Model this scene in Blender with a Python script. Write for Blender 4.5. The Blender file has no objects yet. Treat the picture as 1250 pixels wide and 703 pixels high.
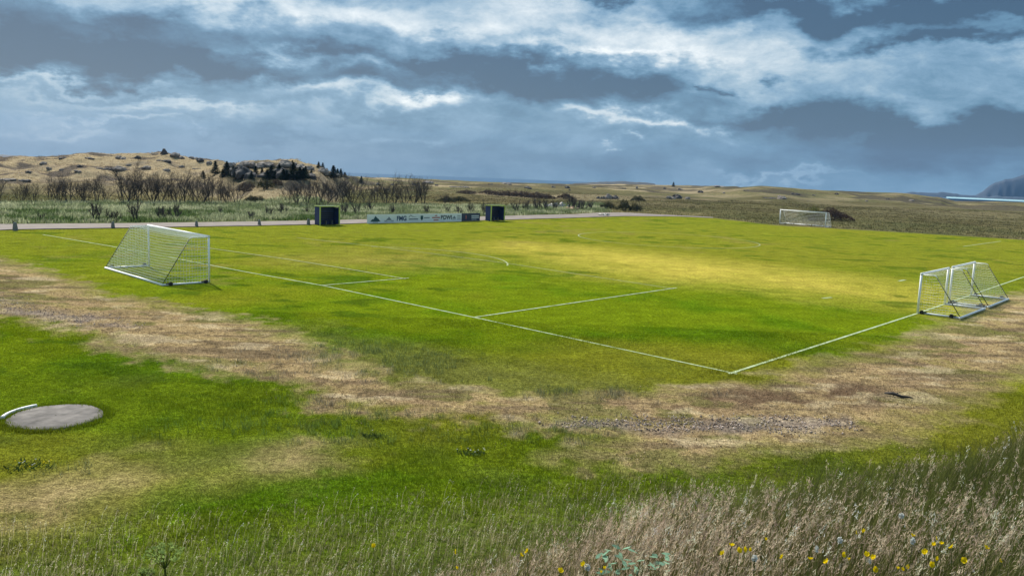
import bpy, math, numpy as np
from mathutils import Matrix, Vector
rng = np.random.default_rng(7)
scene = bpy.context.scene
COL = scene.collection

# ------------------------------------------------------------------ camera geometry (pitch plane is z = 0)
F, PIT, ROL, H = 1030., .139, .0390, 6.5
def ray(x, y):
    u = (x-625)/F; v = -(y-351.5)/F; c, s = math.cos(ROL), math.sin(ROL)
    a = u*c-v*s; b = u*s+v*c
    return np.array([a, math.cos(PIT)+b*math.sin(PIT), -math.sin(PIT)+b*math.cos(PIT)])
def G(x, y, z=0.):
    d = ray(x, y); t = (z-H)/d[2]; return np.array([d[0]*t, d[1]*t, z])
def atdist(x, y, D):
    d = ray(x, y); t = D/math.hypot(d[0], d[1]); return np.array([d[0]*t, d[1]*t, H+d[2]*t])

# ------------------------------------------------------------------ numpy noise
def _hash(ix, iy, seed):
    n = (ix*374761393 + iy*668265263 + seed*974634777) & 0x7fffffff
    n = ((n ^ (n >> 13))*1274126177) & 0x7fffffff
    return ((n ^ (n >> 16)) & 0xffff)/65535.0
def vnoise(x, y, seed=0):
    x = np.asarray(x, float); y = np.asarray(y, float)
    ix = np.floor(x).astype(np.int64); iy = np.floor(y).astype(np.int64)
    fx = x-ix; fy = y-iy; fx = fx*fx*(3-2*fx); fy = fy*fy*(3-2*fy)
    a = _hash(ix, iy, seed); b = _hash(ix+1, iy, seed); c = _hash(ix, iy+1, seed); d = _hash(ix+1, iy+1, seed)
    return (a*(1-fx)+b*fx)*(1-fy)+(c*(1-fx)+d*fx)*fy
def fbm(x, y, seed=0, oct=4):
    t = 0; a = .5; n = 0
    for o in range(oct):
        t = t+a*vnoise(x*2**o+o*17.3, y*2**o-o*9.1, seed+o); n += a; a *= .5
    return t/n
def sstep(a, b, x):
    t = np.clip((x-a)/(b-a), 0, 1); return t*t*(3-2*t)

# ------------------------------------------------------------------ terrain
SKY = [(-200, 196, 230), (-60, 194, 230), (0, 193, 230), (40, 194, 230), (70, 194.5, 230), (100, 190.5, 230), (160, 190, 235), (183, 188.5, 240), (200, 186.5, 240),
       (215, 189.5, 240), (240, 193, 235), (258, 197, 225), (275, 201, 205), (300, 199, 190), (330, 197.5, 185), (360, 199, 185), (390, 205, 190),
       (412, 211.5, 220), (440, 215.5, 400), (500, 218, 460), (600, 222.5, 500), (680, 224.5, 520), (770, 225, 500), (850, 227, 480), (905, 228, 420),
       (930, 227, 400), (960, 229, 400), (1000, 232, 420), (1050, 234.5, 440), (1100, 235.5, 440), (1150, 241.5, 460), (1165, 245.5, 520), (1250, 247, 540), (1400, 252, 540), (1700, 262, 540)]
_a = []; _z = []; _d = []
for (px, py, D) in SKY:
    q = atdist(px, py, D); _a.append(math.atan2(q[0], q[1])); _z.append(q[2]); _d.append(D)
_a = np.array(_a); _z = np.array(_z); _d = np.array(_d)
def bank_edge(x):
    return 4.12+np.where(np.asarray(x) > 0, .66, .15)*x + .22*np.sin(x*1.3)
def height(x, y):
    x = np.asarray(x, float); y = np.asarray(y, float)
    r = np.hypot(x, y); a = np.arctan2(x, y)
    zr = np.interp(a, _a, _z); D = np.interp(a, _a, _d)
    rise = sstep(.62, 1.0, r/D)
    hum = fbm(x/55, y/55, 3, 4)-.5
    z = zr*rise + hum*5.0*sstep(140, 260, r)*(1-.9*rise)
    rough = (fbm(x/9, y/9, 11, 4)-.5)
    hill = sstep(.55, .8, r/D)*np.clip((300-D)/60, 0, 1)
    z = z + rough*2.6*hill + (fbm(x/3.5, y/3.5, 13, 3)-.5)*.9*hill + rough*.7*sstep(125, 200, r)*(1-hill)
    z = np.where(r/D > 1.0, z-(r/D-1.0)*D*.10, z)
    z = np.maximum(z, -40.)
    # viewing bank under the camera
    xe = np.clip(x, -6, 9)
    s = y-bank_edge(xe)
    zb = 4.22-.17*np.minimum(s, 0)-.78*np.maximum(s, 0)+.10*(fbm(x*1.3, y*1.3, 5, 3)-.5)
    zb = np.minimum(zb, 4.95)
    k = 3.0
    zz = np.where(zb > -2, np.log1p(np.exp(np.clip(k*(zb-.1), -30, 30)))/k, 0)
    zz = np.where(zz < 1e-3, 0, zz)
    return z+zz
def hit(px, py, r0=20., r1=900.):
    d = ray(px, py); hl = math.hypot(d[0], d[1])
    r = np.geomspace(r0, r1, 1800); X = d[0]/hl*r; Y = d[1]/hl*r; Z = H+d[2]/hl*r
    g = height(X, Y); k = np.nonzero(Z <= g)[0]
    k = k[0] if len(k) else int(np.argmin(Z-g))
    return np.array([X[k], Y[k], g[k]])

# ------------------------------------------------------------------ region masks in world space
def poly(pts): return np.array([G(*p)[:2] for p in pts])
def pmask(P, x, y, soft=.5):
    """1 inside, 0 outside, linear ramp of half width soft across the outline"""
    n = len(P); ins = np.zeros(x.shape, bool); dm = np.full(x.shape, 1e9)
    lo = P.min(0)-soft*3-3; hi = P.max(0)+soft*3+3
    sel = (x > lo[0]) & (x < hi[0]) & (y > lo[1]) & (y < hi[1])
    xs = x[sel]; ys = y[sel]; i_ = np.zeros(xs.shape, bool); d_ = np.full(xs.shape, 1e9)
    for i in range(n):
        x0, y0 = P[i]; x1, y1 = P[(i+1) % n]
        with np.errstate(divide='ignore', invalid='ignore'):
            c = ((y0 > ys) != (y1 > ys)) & (xs < (x1-x0)*(ys-y0)/(y1-y0+1e-12)+x0)
        i_ ^= c
        dx, dy = x1-x0, y1-y0; L = dx*dx+dy*dy+1e-9
        t = np.clip(((xs-x0)*dx+(ys-y0)*dy)/L, 0, 1)
        d_ = np.minimum(d_, np.hypot(xs-x0-t*dx, ys-y0-t*dy))
    out = np.zeros(x.shape); sd = np.where(i_, d_, -d_)
    out[sel] = np.clip(sd/soft*.5+.5, 0, 1); return out
ROAD_LO = [(-150, 293), (-60, 286), (0, 281), (165, 278.6), (330, 275.6), (470, 272.5), (617, 268.7), (700, 266.2), (760, 264.3), (830, 264.6), (870, 266.5)]
ROAD_HI = [(870, 265.5), (800, 262), (770, 260.2), (735, 259.8), (700, 262), (617, 264), (470, 268), (330, 270.8), (165, 273), (0, 274.3), (-60, 276), (-150, 281)]
P_ROAD = poly(ROAD_LO+ROAD_HI)
P_MOWN = poly(ROAD_LO+[(945, 275), (1008, 278.5), (1120, 285), (1250, 293), (1450, 305), (1900, 330)]+[(1900, 1000), (625, 1050), (-700, 1000), (-700, 320)])
P_VERGE = poly([(-150, 280), (0, 273), (330, 269.5), (617, 263), (735, 259), (735, 250), (617, 252), (500, 250.5), (330, 249), (150, 247), (0, 248), (-150, 252)])
P_TRACK = poly([(-80, 300), (0, 318), (60, 336), (100, 354), (160, 368), (260, 385), (330, 400), (385, 424), (430, 450), (500, 470), (560, 477), (640, 487),
                (720, 487), (800, 481), (880, 478), (960, 460), (1040, 438), (1110, 418), (1180, 385), (1230, 365), (1330, 340), (1330, 425), (1250, 449), (1196, 483),
                (1106, 522), (1052, 541), (962, 560), (872, 568), (800, 568), (740, 567), (640, 556), (690, 543), (790, 527), (690, 519), (560, 508), (500, 502), (400, 500), (380, 481), (300, 456),
                (230, 440), (150, 425), (70, 396), (0, 386), (-80, 372)])
P_BAND = poly([(-90, 665), (-90, 598), (20, 590), (110, 574), (200, 556), (320, 540), (420, 548), (400, 576), (300, 580), (200, 598), (140, 625), (80, 648)])
P_SUNBAND = poly([(600, 302), (640, 297), (720, 303), (850, 316), (1000, 333), (1120, 350), (1190, 372), (1180, 384), (1060, 367), (900, 349), (760, 338), (680, 318)])  # outline of the painted sunlight band on the pitch
P_DRY1 = poly([(330, 312), (430, 305), (560, 309), (560, 326), (430, 328), (340, 322)])
P_GRAV1 = poly([(655, 512), (760, 513), (860, 513), (960, 508), (1035, 510), (1040, 519), (960, 526), (880, 530), (800, 526), (700, 521)])
P_GRAV2 = poly([(-40, 352), (20, 366), (60, 378), (125, 384), (175, 402), (130, 400), (70, 394), (20, 382), (-40, 372)])
P_MUD = poly([(820, 494), (900, 484), (960, 474), (1050, 466), (1110, 478), (1100, 492), (1020, 500), (940, 497), (860, 500)])
P_OLIVE = poly([(380, 400), (560, 430), (760, 470), (870, 478), (870, 500), (740, 500), (560, 500), (400, 470)])
P_BRIGHT = poly([(100, 640), (160, 605), (300, 585), (450, 578), (520, 590), (430, 615), (250, 640), (140, 655)])
P_EDGE = poly([(-300, 680), (0, 676), (200, 674), (400, 657), (600, 628), (800, 606), (1000, 598), (1100, 580), (1250, 558), (1500, 500), (1900, 800), (1700, 2500), (-700, 2500)])

def lerp(a, b, t): return a+(np.asarray(b)-a)*t[..., None]
def ground_col(x, y):
    x = np.asarray(x, float); y = np.asarray(y, float); r = np.hypot(x, y)
    n1 = fbm(x/14, y/14, 21, 5); n2 = fbm(x/3.2, y/3.2, 31, 4); n3 = fbm(x/.8, y/.8, 41, 3); n4 = fbm(x/40, y/40, 51, 3)
    n5 = fbm(x/.35, y/.45, 43, 3); wx = x+(n2-.5)*1.8+(n3-.5)*1.3+(n5-.5)*1.2; wy = y+(fbm(x/3.2, y/3.2, 61, 4)-.5)*2.2+(fbm(x/.8, y/.8, 63, 3)-.5)*2.0+(n5-.5)*1.5
    c = np.zeros(x.shape+(3,))
    c[...] = (.135, .185, .006)
    c = lerp(c, (.078, .150, .004), sstep(.45, .75, n2)*.8)
    c = lerp(c, (.215, .195, .018), sstep(.47, .72, n1)*.7)
    c = lerp(c, (.190, .198, .018), sstep(40, 80, r)*.8)
    c = lerp(c, (.50, .40, .07), pmask(P_SUNBAND, wx, wy, 5.)*(.35+.75*n2))  # sunlit band across the pitch, put into the ground colour as bright yellow
    c = lerp(c, (.28, .23, .05), pmask(P_DRY1, wx, wy, 4.)*(.25+.6*n2))
    c = lerp(c, (.24, .19, .05), sstep(.62, .80, n2)*sstep(.45, .6, n4)*.5)
    dk = sstep(.62, .70, fbm(x/2.3+3, y/1.5, 161, 3))*sstep(.35, .6, fbm(x/12, y/12, 165, 2)); c = lerp(c, (.045, .095, .006), dk*.6)
    near = 1-sstep(24, 34, r)
    c = lerp(c, (.095, .145, .008), near*.5)
    c = lerp(c, (.165, .165, .016), near*sstep(.44, .62, n1)*.85); c = lerp(c, (.095, .125, .018), near*sstep(.55, .7, fbm(x/2.6+5, y/2.6, 231, 4))*.5)
    c = lerp(c, (.15, .155, .045), pmask(P_OLIVE, wx, wy, 1.5)*.6)
    c = lerp(c, (.075, .15, .005), pmask(P_BRIGHT, wx, wy, .8)*.8)
    c = lerp(c, (.33, .25, .115), pmask(P_BAND, wx, wy, 1.2)*(.25+.7*sstep(.3, .6, n2)))
    tr = pmask(P_TRACK, wx, wy, 1.0)
    c = lerp(c, (.37, .27, .135), tr*(.55+.45*sstep(.22, .52, n2*.6+n5*.4)))
    c = lerp(c, (.25, .17, .10), tr*sstep(.52, .66, n3*.6+n1*.4)*.6); c = lerp(c, (.13, .095, .055), tr*sstep(.62, .70, n5)*.65)
    c = lerp(c, (.115, .125, .03), tr*sstep(.54, .62, fbm(x/2.0, y/1.4, 71, 5))*.65)
    st = fbm((x*.8+y*.25)/3.2, (y-.12*x)/.55, 201, 4); c = lerp(c, (.16, .115, .07), tr*sstep(.56, .66, st)*.7); c = lerp(c, (.52, .42, .26), tr*sstep(.58, .7, fbm(x/1.3+9, y/.7, 211, 4))*.55)
    c = lerp(c, (.15, .10, .06), pmask(P_MUD, wx, wy, .5)*(.2+.8*sstep(.4, .6, n3)))
    gx = x+(n3-.5)*.6; gy = y+(n3-.5)*.8
    gv = np.maximum(pmask(P_GRAV1, gx, gy, .4), pmask(P_GRAV2, gx, gy, .6))
    c = lerp(c, (.23, .185, .165), gv*(.15+.55*sstep(.4, .65, n3)))
    c = lerp(c, (.075, .105, .016), pmask(P_EDGE, wx, wy, 1.2)*.85)
    # beyond the mown field
    m = pmask(P_MOWN, x+(n2-.5)*1.2, y+(n2-.5)*1.2, .8)
    rs = sstep(.35, .65, n1)
    f = np.zeros_like(c); f[...] = (.100, .096, .042)
    f = lerp(f, (.185, .155, .075), rs*.7)
    f = lerp(f, (.065, .075, .030), sstep(.5, .7, n2)*.55)
    nb = fbm(x/70, y/26, 81, 4)
    f = lerp(f, (.085, .070, .035), sstep(.52, .62, nb)*.7)
    f = lerp(f, (.33, .265, .165), sstep(150, 240, r)*(.12+.75*sstep(.48, .62, fbm(x/26, y/26, 91, 4)))*(1-.5*sstep(.1,.35,np.arctan2(x,y))))
    az_ = np.arctan2(x, y); D = np.interp(az_, _a, _d)
    f = lerp(f, (.085, .078, .036), sstep(140, 190, r)*(1-sstep(290, 360, r))*sstep(.0, .1, az_)*.55)
    f = lerp(f, (.07, .06, .045), sstep(250, 330, r)*sstep(.54, .62, fbm(x/12, y/30, 221, 4))*.8)
    hl = sstep(.6, .78, r/D)*np.clip((300-D)/60, 0, 1)
    f = lerp(f, (.36, .28, .17), hl*.9)
    f = lerp(f, (.24, .19, .13), hl*sstep(.5, .68, fbm(x/6, y/6, 95, 4))*.8)
    f = lerp(f, (.09, .075, .065), hl*sstep(.56, .64, fbm(x/4, y/7, 97, 4))*.85)
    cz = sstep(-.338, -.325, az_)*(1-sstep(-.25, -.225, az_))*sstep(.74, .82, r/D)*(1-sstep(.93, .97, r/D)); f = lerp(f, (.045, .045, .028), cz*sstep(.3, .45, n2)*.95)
    ve = pmask(P_VERGE, x+(n2-.5)*3, y+(n2-.5)*3, 1.5)
    f = lerp(f, (.075, .125, .035), ve*.9)
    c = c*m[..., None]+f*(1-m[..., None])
    c = c*(.88+.24*n3[..., None])
    return c

# ------------------------------------------------------------------ mesh building
class MB:
    def __init__(s): s.v = []; s.f = []; s.n = 0
    def add(s, v, f):
        v = np.asarray(v, float).reshape(-1, 3); s.v.append(v); s.f += [tuple(int(i)+s.n for i in q) for q in f]; s.n += len(v); return s
    def box(s, c, ex, ey, ez):
        """centre and three half-extent vectors"""
        c, ex, ey, ez = (np.asarray(q, float) for q in (c, ex, ey, ez))
        v = [c+i*ex+j*ey+k*ez for i in (-1, 1) for j in (-1, 1) for k in (-1, 1)]
        return s.add(v, [(0, 1, 3, 2), (4, 6, 7, 5), (0, 4, 5, 1), (2, 3, 7, 6), (0, 2, 6, 4), (1, 5, 7, 3)])
    def tube(s, pts, rad, sides=8, cap=True):
        P = np.asarray(pts, float); n = len(P); R = np.broadcast_to(np.asarray(rad, float), (n,))
        T = np.gradient(P, axis=0) if n > 2 else np.array([P[1]-P[0]]*2)
        T /= np.linalg.norm(T, axis=1)[:, None]+1e-12
        up = np.array([0, 0, 1.]) if abs(T[0][2]) < .9 else np.array([1., 0, 0])
        vs = []
        for i in range(n):
            a = np.cross(T[i], up); a /= np.linalg.norm(a)+1e-12; b = np.cross(T[i], a); up = -np.cross(T[i], a) if False else up
            for k in range(sides):
                t = 2*math.pi*k/sides; vs.append(P[i]+R[i]*(math.cos(t)*a+math.sin(t)*b))
        fs = [(i*sides+k, i*sides+(k+1) % sides, (i+1)*sides+(k+1) % sides, (i+1)*sides+k) for i in range(n-1) for k in range(sides)]
        if cap and sides > 2: fs += [tuple(range(sides))[::-1], tuple((n-1)*sides+k for k in range(sides))]
        return s.add(vs, fs)
    def build(s, name, mat, parent=None, smooth=False, loc=None):
        me = bpy.data.meshes.new(name); me.from_pydata(np.concatenate(s.v).tolist(), [], s.f)
        me.materials.append(mat)
        if smooth: me.polygons.foreach_set('use_smooth', [True]*len(me.polygons))
        me.update(); o = bpy.data.objects.new(name, me); COL.objects.link(o)
        if parent is not None: o.parent = parent
        if loc is not None: o.location = loc
        return o
def tag(o, label=None, cat=None, group=None, kind=None):
    if label: o['label'] = label
    if cat: o['category'] = cat
    if group: o['group'] = group
    if kind: o['kind'] = kind
    return o
def thing(name, loc=(0, 0, 0), rz=0, label=None, cat=None, group=None):
    o = bpy.data.objects.new(name, None); COL.objects.link(o); o.location = Vector(loc); o.rotation_euler = (0, 0, rz); o.empty_display_size = .3
    return tag(o, label, cat, group)
def kids(o): return [c for c in bpy.data.objects if c.parent is o]
def copy_tree(o, parent=None, ch=None):
    c = o.copy(); COL.objects.link(c)
    if parent is not None: c.parent = parent
    for k in (TREE.get(o.name) or kids(o)):
        copy_tree(k, c)
    return c
TREE = {}
def fast_mesh(name, V, Fc, k, mat, col=None, smooth=False):
    """V (n,3), Fc (m,k) faces with k corners, col (n,3) linear colours"""
    me = bpy.data.meshes.new(name); me.vertices.add(len(V)); me.vertices.foreach_set('co', V.astype(np.float32).ravel())
    me.loops.add(Fc.size); me.loops.foreach_set('vertex_index', Fc.astype(np.int32).ravel())
    me.polygons.add(len(Fc)); me.polygons.foreach_set('loop_start', np.arange(0, Fc.size, k, dtype=np.int32))
    me.polygons.foreach_set('loop_total', np.full(len(Fc), k, dtype=np.int32))
    if smooth: me.polygons.foreach_set('use_smooth', np.ones(len(Fc), bool))
    me.update(calc_edges=True)
    if col is not None:
        at = me.attributes.new('Col', 'FLOAT_COLOR', 'POINT'); at.data.foreach_set('color', np.concatenate([col, np.ones((len(col), 1))], 1).astype(np.float32).ravel())
    me.materials.append(mat); o = bpy.data.objects.new(name, me); COL.objects.link(o); return o

# ------------------------------------------------------------------ materials
def new_mat(name):
    m = bpy.data.materials.new(name); m.use_nodes = True; nt = m.node_tree; nt.nodes.clear()
    out = nt.nodes.new('ShaderNodeOutputMaterial'); b = nt.nodes.new('ShaderNodeBsdfPrincipled'); nt.links.new(b.outputs[0], out.inputs[0]); return m, nt, b, out
def simple(name, col, rough=.6, metal=0., var=.15, scale=6., bump=0., spec=.5):
    m, nt, b, out = new_mat(name); tc = nt.nodes.new('ShaderNodeTexCoord'); n = nt.nodes.new('ShaderNodeTexNoise'); n.inputs['Scale'].default_value = scale; n.inputs['Detail'].default_value = 5
    nt.links.new(tc.outputs['Object'], n.inputs['Vector'])
    r = nt.nodes.new('ShaderNodeValToRGB'); c = np.array(col)
    r.color_ramp.elements[0].color = (*np.clip(c*(1-var), 0, 1), 1); r.color_ramp.elements[1].color = (*np.clip(c*(1+var), 0, 1), 1)
    r.color_ramp.elements[0].position = .3; r.color_ramp.elements[1].position = .7
    nt.links.new(n.outputs['Fac'], r.inputs[0]); nt.links.new(r.outputs[0], b.inputs['Base Color'])
    b.inputs['Roughness'].default_value = rough; b.inputs['Metallic'].default_value = metal; b.inputs['Specular IOR Level'].default_value = spec
    if bump:
        bp = nt.nodes.new('ShaderNodeBump'); bp.inputs['Strength'].default_value = 1; bp.inputs['Distance'].default_value = bump
        nt.links.new(n.outputs['Fac'], bp.inputs['Height']); nt.links.new(bp.outputs[0], b.inputs['Normal'])
    return m
def foliage(name, col=None, var=.3, trans=.35, scale=3.):
    """leaf or blade: colour from the Col attribute or a fixed colour, diffuse plus translucent"""
    m = bpy.data.materials.new(name); m.use_nodes = True; nt = m.node_tree; nt.nodes.clear()
    out = nt.nodes.new('ShaderNodeOutputMaterial'); mix = nt.nodes.new('ShaderNodeMixShader'); d = nt.nodes.new('ShaderNodeBsdfDiffuse'); t = nt.nodes.new('ShaderNodeBsdfTranslucent')
    mix.inputs[0].default_value = trans
    if col is None:
        a = nt.nodes.new('ShaderNodeAttribute'); a.attribute_name = 'Col'; src = a.outputs['Color']
    else:
        tc = nt.nodes.new('ShaderNodeTexCoord'); n = nt.nodes.new('ShaderNodeTexNoise'); n.inputs['Scale'].default_value = scale
        nt.links.new(tc.outputs['Object'], n.inputs['Vector']); r = nt.nodes.new('ShaderNodeValToRGB'); c = np.array(col)
        r.color_ramp.elements[0].color = (*(c*(1-var)), 1); r.color_ramp.elements[1].color = (*(c*(1+var)), 1); r.color_ramp.elements[0].position = .35; r.color_ramp.elements[1].position = .65
        nt.links.new(n.outputs['Fac'], r.inputs[0]); src = r.outputs[0]
    nt.links.new(src, d.inputs[0]); nt.links.new(src, t.inputs[0]); nt.links.new(d.outputs[0], mix.inputs[1]); nt.links.new(t.outputs[0], mix.inputs[2]); nt.links.new(mix.outputs[0], out.inputs[0])
    return m

M_BLADE = foliage('grass_blade', trans=.4)
M_BARK = simple('bark', (.05, .040, .034), .9, var=.3, scale=8)
M_TWIG = simple('twig', (.070, .052, .044), .9, var=.35, scale=1.2)
M_WHITE = simple('white_powder_coat', (.86, .87, .87), .4, var=.06, scale=3)
M_NET = simple('net_cord', (.85, .86, .80), .8, var=.08)
M_OLIVE = simple('weathered_tube', (.12, .125, .075), .6, var=.3)
M_BLACK = simple('black_rubber', (.018, .018, .02), .8, var=.2)
M_STEEL = simple('galvanised_steel', (.3, .31, .32), .45, metal=.7, var=.1)
M_NAVY = simple('navy_panel', (.012, .028, .12), .5, var=.25, scale=2)
M_NAVYD = simple('navy_bench_plastic', (.008, .014, .04), .5, var=.25)
M_LIME = simple('lime_trim', (.42, .50, .10), .5, var=.1)
M_STONE = simple('grey_post_concrete', (.16, .165, .165), .9, var=.3, scale=14, bump=.01)

# ground material
def ground_mat():
    m, nt, b, out = new_mat('ground_surface')
    N = nt.nodes.new; L = nt.links.new
    a = N('ShaderNodeAttribute'); a.attribute_name = 'Col'; tc = N('ShaderNodeTexCoord')
    def noise(sc, det=6, ro=.65):
        n = N('ShaderNodeTexNoise'); n.inputs['Scale'].default_value = sc; n.inputs['Detail'].default_value = det; n.inputs['Roughness'].default_value = ro; L(tc.outputs['Object'], n.inputs['Vector']); return n
    n1 = noise(7., 7, .75); n2 = noise(.9, 6, .65); n3 = noise(28, 4, .7)
    def rng_(n, lo, hi, a0=.3, a1=.7):
        r = N('ShaderNodeMapRange'); r.clamp = True; r.inputs['From Min'].default_value = a0; r.inputs['From Max'].default_value = a1; r.inputs['To Min'].default_value = lo; r.inputs['To Max'].default_value = hi; L(n.outputs['Fac'], r.inputs['Value']); return r
    r1 = rng_(n1, .50, 1.55, .37, .63); r2 = rng_(n2, .74, 1.26); r3 = rng_(n3, .6, 1.4, .36, .64)
    m1 = N('ShaderNodeMath'); m1.operation = 'MULTIPLY'; L(r1.outputs[0], m1.inputs[0]); L(r2.outputs[0], m1.inputs[1])
    m2 = N('ShaderNodeMath'); m2.operation = 'MULTIPLY'; L(m1.outputs[0], m2.inputs[0]); L(r3.outputs[0], m2.inputs[1])
    sc = N('ShaderNodeVectorMath'); sc.operation = 'SCALE'; L(a.outputs['Color'], sc.inputs[0]); L(m2.outputs[0], sc.inputs['Scale'])
    L(sc.outputs[0], b.inputs['Base Color']); b.inputs['Roughness'].default_value = .95; b.inputs['Specular IOR Level'].default_value = .0
    ad = N('ShaderNodeMath'); ad.operation = 'ADD'; L(n1.outputs['Fac'], ad.inputs[0]); L(n2.outputs['Fac'], ad.inputs[1])
    bp = N('ShaderNodeBump'); bp.inputs['Strength'].default_value = .9; bp.inputs['Distance'].default_value = .13; L(ad.outputs[0], bp.inputs['Height']); L(bp.outputs[0], b.inputs['Normal'])
    return m
M_GROUND = ground_mat()

# ------------------------------------------------------------------ ground sheet
def ground():
    an = np.radians(np.concatenate([np.arange(-180, -45, 5.), np.linspace(-45, 45, 760), np.arange(50, 180, 5.)]))
    rr = np.concatenate([np.geomspace(.3, 8, 50)[:-1], np.geomspace(8, 160, 620)[:-1], np.geomspace(160, 620, 330)[:-1], np.geomspace(620, 2900, 30)])
    A, R = np.meshgrid(an, rr); X = np.sin(A)*R; Y = np.cos(A)*R; Z = height(X, Y)
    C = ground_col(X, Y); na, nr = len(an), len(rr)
    V = np.stack([X, Y, Z], -1).reshape(-1, 3); Cc = C.reshape(-1, 3)
    i, j = np.meshgrid(np.arange(nr-1), np.arange(na), indexing='ij'); j2 = (j+1) % na
    Fc = np.stack([i*na+j, i*na+j2, (i+1)*na+j2, (i+1)*na+j], -1).reshape(-1, 4)[:, ::-1]
    # inner disc as a fan of degenerate-free quads: centre vertex
    V = np.concatenate([V, [[0, 0, float(height(0., 0.))]]]); Cc = np.concatenate([Cc, Cc[:1]])
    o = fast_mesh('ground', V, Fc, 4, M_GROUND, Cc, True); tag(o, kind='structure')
ground()

# gravel road behind the pitch
def strip(name, lo, hi, mat, dz):
    A = [G(*p) for p in lo]; B = [G(*p) for p in hi][::-1]
    n = 60; ta = np.linspace(0, 1, n)
    def resamp(P):
        P = np.array(P); d = np.r_[0, np.cumsum(np.linalg.norm(np.diff(P, axis=0), axis=1))]; d /= d[-1]
        return np.stack([np.interp(ta, d, P[:, k]) for k in range(3)], 1)
    A = resamp(A); B = resamp(B)
    A[:, :2] += .12*rng.standard_normal((n, 2)); B[:, :2] += .12*rng.standard_normal((n, 2)); m = MB()
    A[:, 2] = dz; B[:, 2] = dz
    V = np.concatenate([A, B]); m.add(V, [(i, i+1, n+i+1, n+i) for i in range(n-1)])
    o = m.build(name, mat); tag(o, kind='structure')
strip('gravel_road', ROAD_LO, ROAD_HI, simple('gravel', (.19, .155, .13), .95, var=.22, scale=.8, bump=.02), .06)

# ------------------------------------------------------------------ water, far land
def sea_mat(name, col, rough):
    m, nt, b, out = new_mat(name); b.inputs['Base Color'].default_value = (*col, 1); b.inputs['Roughness'].default_value = rough; b.inputs['Specular IOR Level'].default_value = .08
    tc = nt.nodes.new('ShaderNodeTexCoord'); mp = nt.nodes.new('ShaderNodeMapping'); mp.inputs['Scale'].default_value = (.02, .06, .02); n = nt.nodes.new('ShaderNodeTexNoise'); n.inputs['Scale'].default_value = 1.5; n.inputs['Detail'].default_value = 6
    nt.links.new(tc.outputs['Object'], mp.inputs[0]); nt.links.new(mp.outputs[0], n.inputs['Vector'])
    r = nt.nodes.new('ShaderNodeValToRGB'); c = np.array(col); r.color_ramp.elements[0].color = (*(c*.75), 1); r.color_ramp.elements[1].color = (*np.clip(c*1.3, 0, 1), 1)
    r.color_ramp.elements[0].position = .35; r.color_ramp.elements[1].position = .65
    nt.links.new(n.outputs['Fac'], r.inputs[0]); nt.links.new(r.outputs[0], b.inputs['Base Color'])
    bp = nt.nodes.new('ShaderNodeBump'); bp.inputs['Distance'].default_value = 3.; bp.inputs['Strength'].default_value = .6; nt.links.new(n.outputs['Fac'], bp.inputs['Height']); nt.links.new(bp.outputs[0], b.inputs['Normal'])
    return m
SEA_Z, SEA_R = -25.5, 2960.
def disc(name, r0, r1, a0, a1, z, mat, n=96):
    m = MB(); vs = []; 
    for k in range(n+1):
        a = math.radians(a0+(a1-a0)*k/n)
        for q in (r0, r1): vs.append((q*math.sin(a), q*math.cos(a), z))
    m.add(vs, [(2*k, 2*k+1, 2*k+3, 2*k+2) for k in range(n)]); o = m.build(name, mat); tag(o, kind='structure'); return o
disc('sea', 300, SEA_R, -180, 180, SEA_Z, sea_mat('sea_water', (.035, .085, .14), .8))
aa = [math.degrees(math.atan2(*ray(x, 243)[:2])) for x in (1155, 1225)]
disc('lagoon', 2280, 2600, aa[0], aa[1]+4, SEA_Z+5, sea_mat('lagoon_water', (.30, .47, .49), .5), 30)
def ridge(name, pts, D, depth, mat, kind='structure'):
    m = MB(); px = np.array([p[0] for p in pts], float); py = np.array([p[1] for p in pts], float)
    xs = np.arange(px[0], px[-1]+.1, 1.0); rows = []; K = 9
    for x in xs:
        y = np.interp(x, px, py)+(.5 if len(pts) < 9 else 1.)*(vnoise(x/4., 3.3, 5)-.5)
        top = atdist(x, y, D); d = top[:2]/np.linalg.norm(top[:2]); row = []
        for k in range(K):
            t = (k/(K-1))*2-1; q = 1-abs(t)**1.3; nz = (vnoise(x/5., k*.9, 8)-.5)*.25*(top[2]-SEA_Z)*(1-abs(1-abs(t)*1.0))*abs(t)*2
            z = SEA_Z-3+(top[2]-SEA_Z+3)*q+nz
            row.append((*(d*(D+t*depth)), z))
        rows.append(row)
    V = np.array(rows).reshape(-1, 3); n = len(xs)
    m.add(V, [(i*K+k, i*K+k+1, (i+1)*K+k+1, (i+1)*K+k) for i in range(n-1) for k in range(K-1)])
    o = m.build(name, mat, smooth=True); tag(o, kind=kind); return o
M_FAR = simple('far_rock', (.020, .034, .055), .9, var=.15, scale=.004)
ridge('mountain', [(1178, 240), (1190, 238.5), (1200, 233.5), (1208, 226.5), (1214, 223.5), (1219, 222.5), (1226, 219), (1236, 218), (1250, 213.5), (1280, 203), (1330, 190), (1400, 185), (1500, 190), (1600, 215), (1700, 262)], 2900, 40, M_FAR)
ridge('low_hills', [(1088, 237.5), (1105, 236), (1112, 234.3), (1135, 235.8), (1150, 234.8), (1165, 236.5), (1185, 239), (1209, 240), (1216, 239.5), (1240, 240.5), (1300, 243), (1400, 246)], 2840, 30, simple('far_heath', (.022, .032, .045), .9, var=.2, scale=.005))
ridge('far_ridge', [(-200, 190), (0, 188.5), (20, 190.5), (30, 190.2), (48, 192.5), (60, 196)], 1500, 60, simple('far_lava', (.06, .065, .075), .9, var=.2, scale=.01))
ridge('shore_island', [(700, 224), (735, 222), (760, 221.5), (790, 223), (800, 224.5)], 900, 20, simple('shore_lava', (.05, .055, .06), .9, var=.2, scale=.01))

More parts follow.
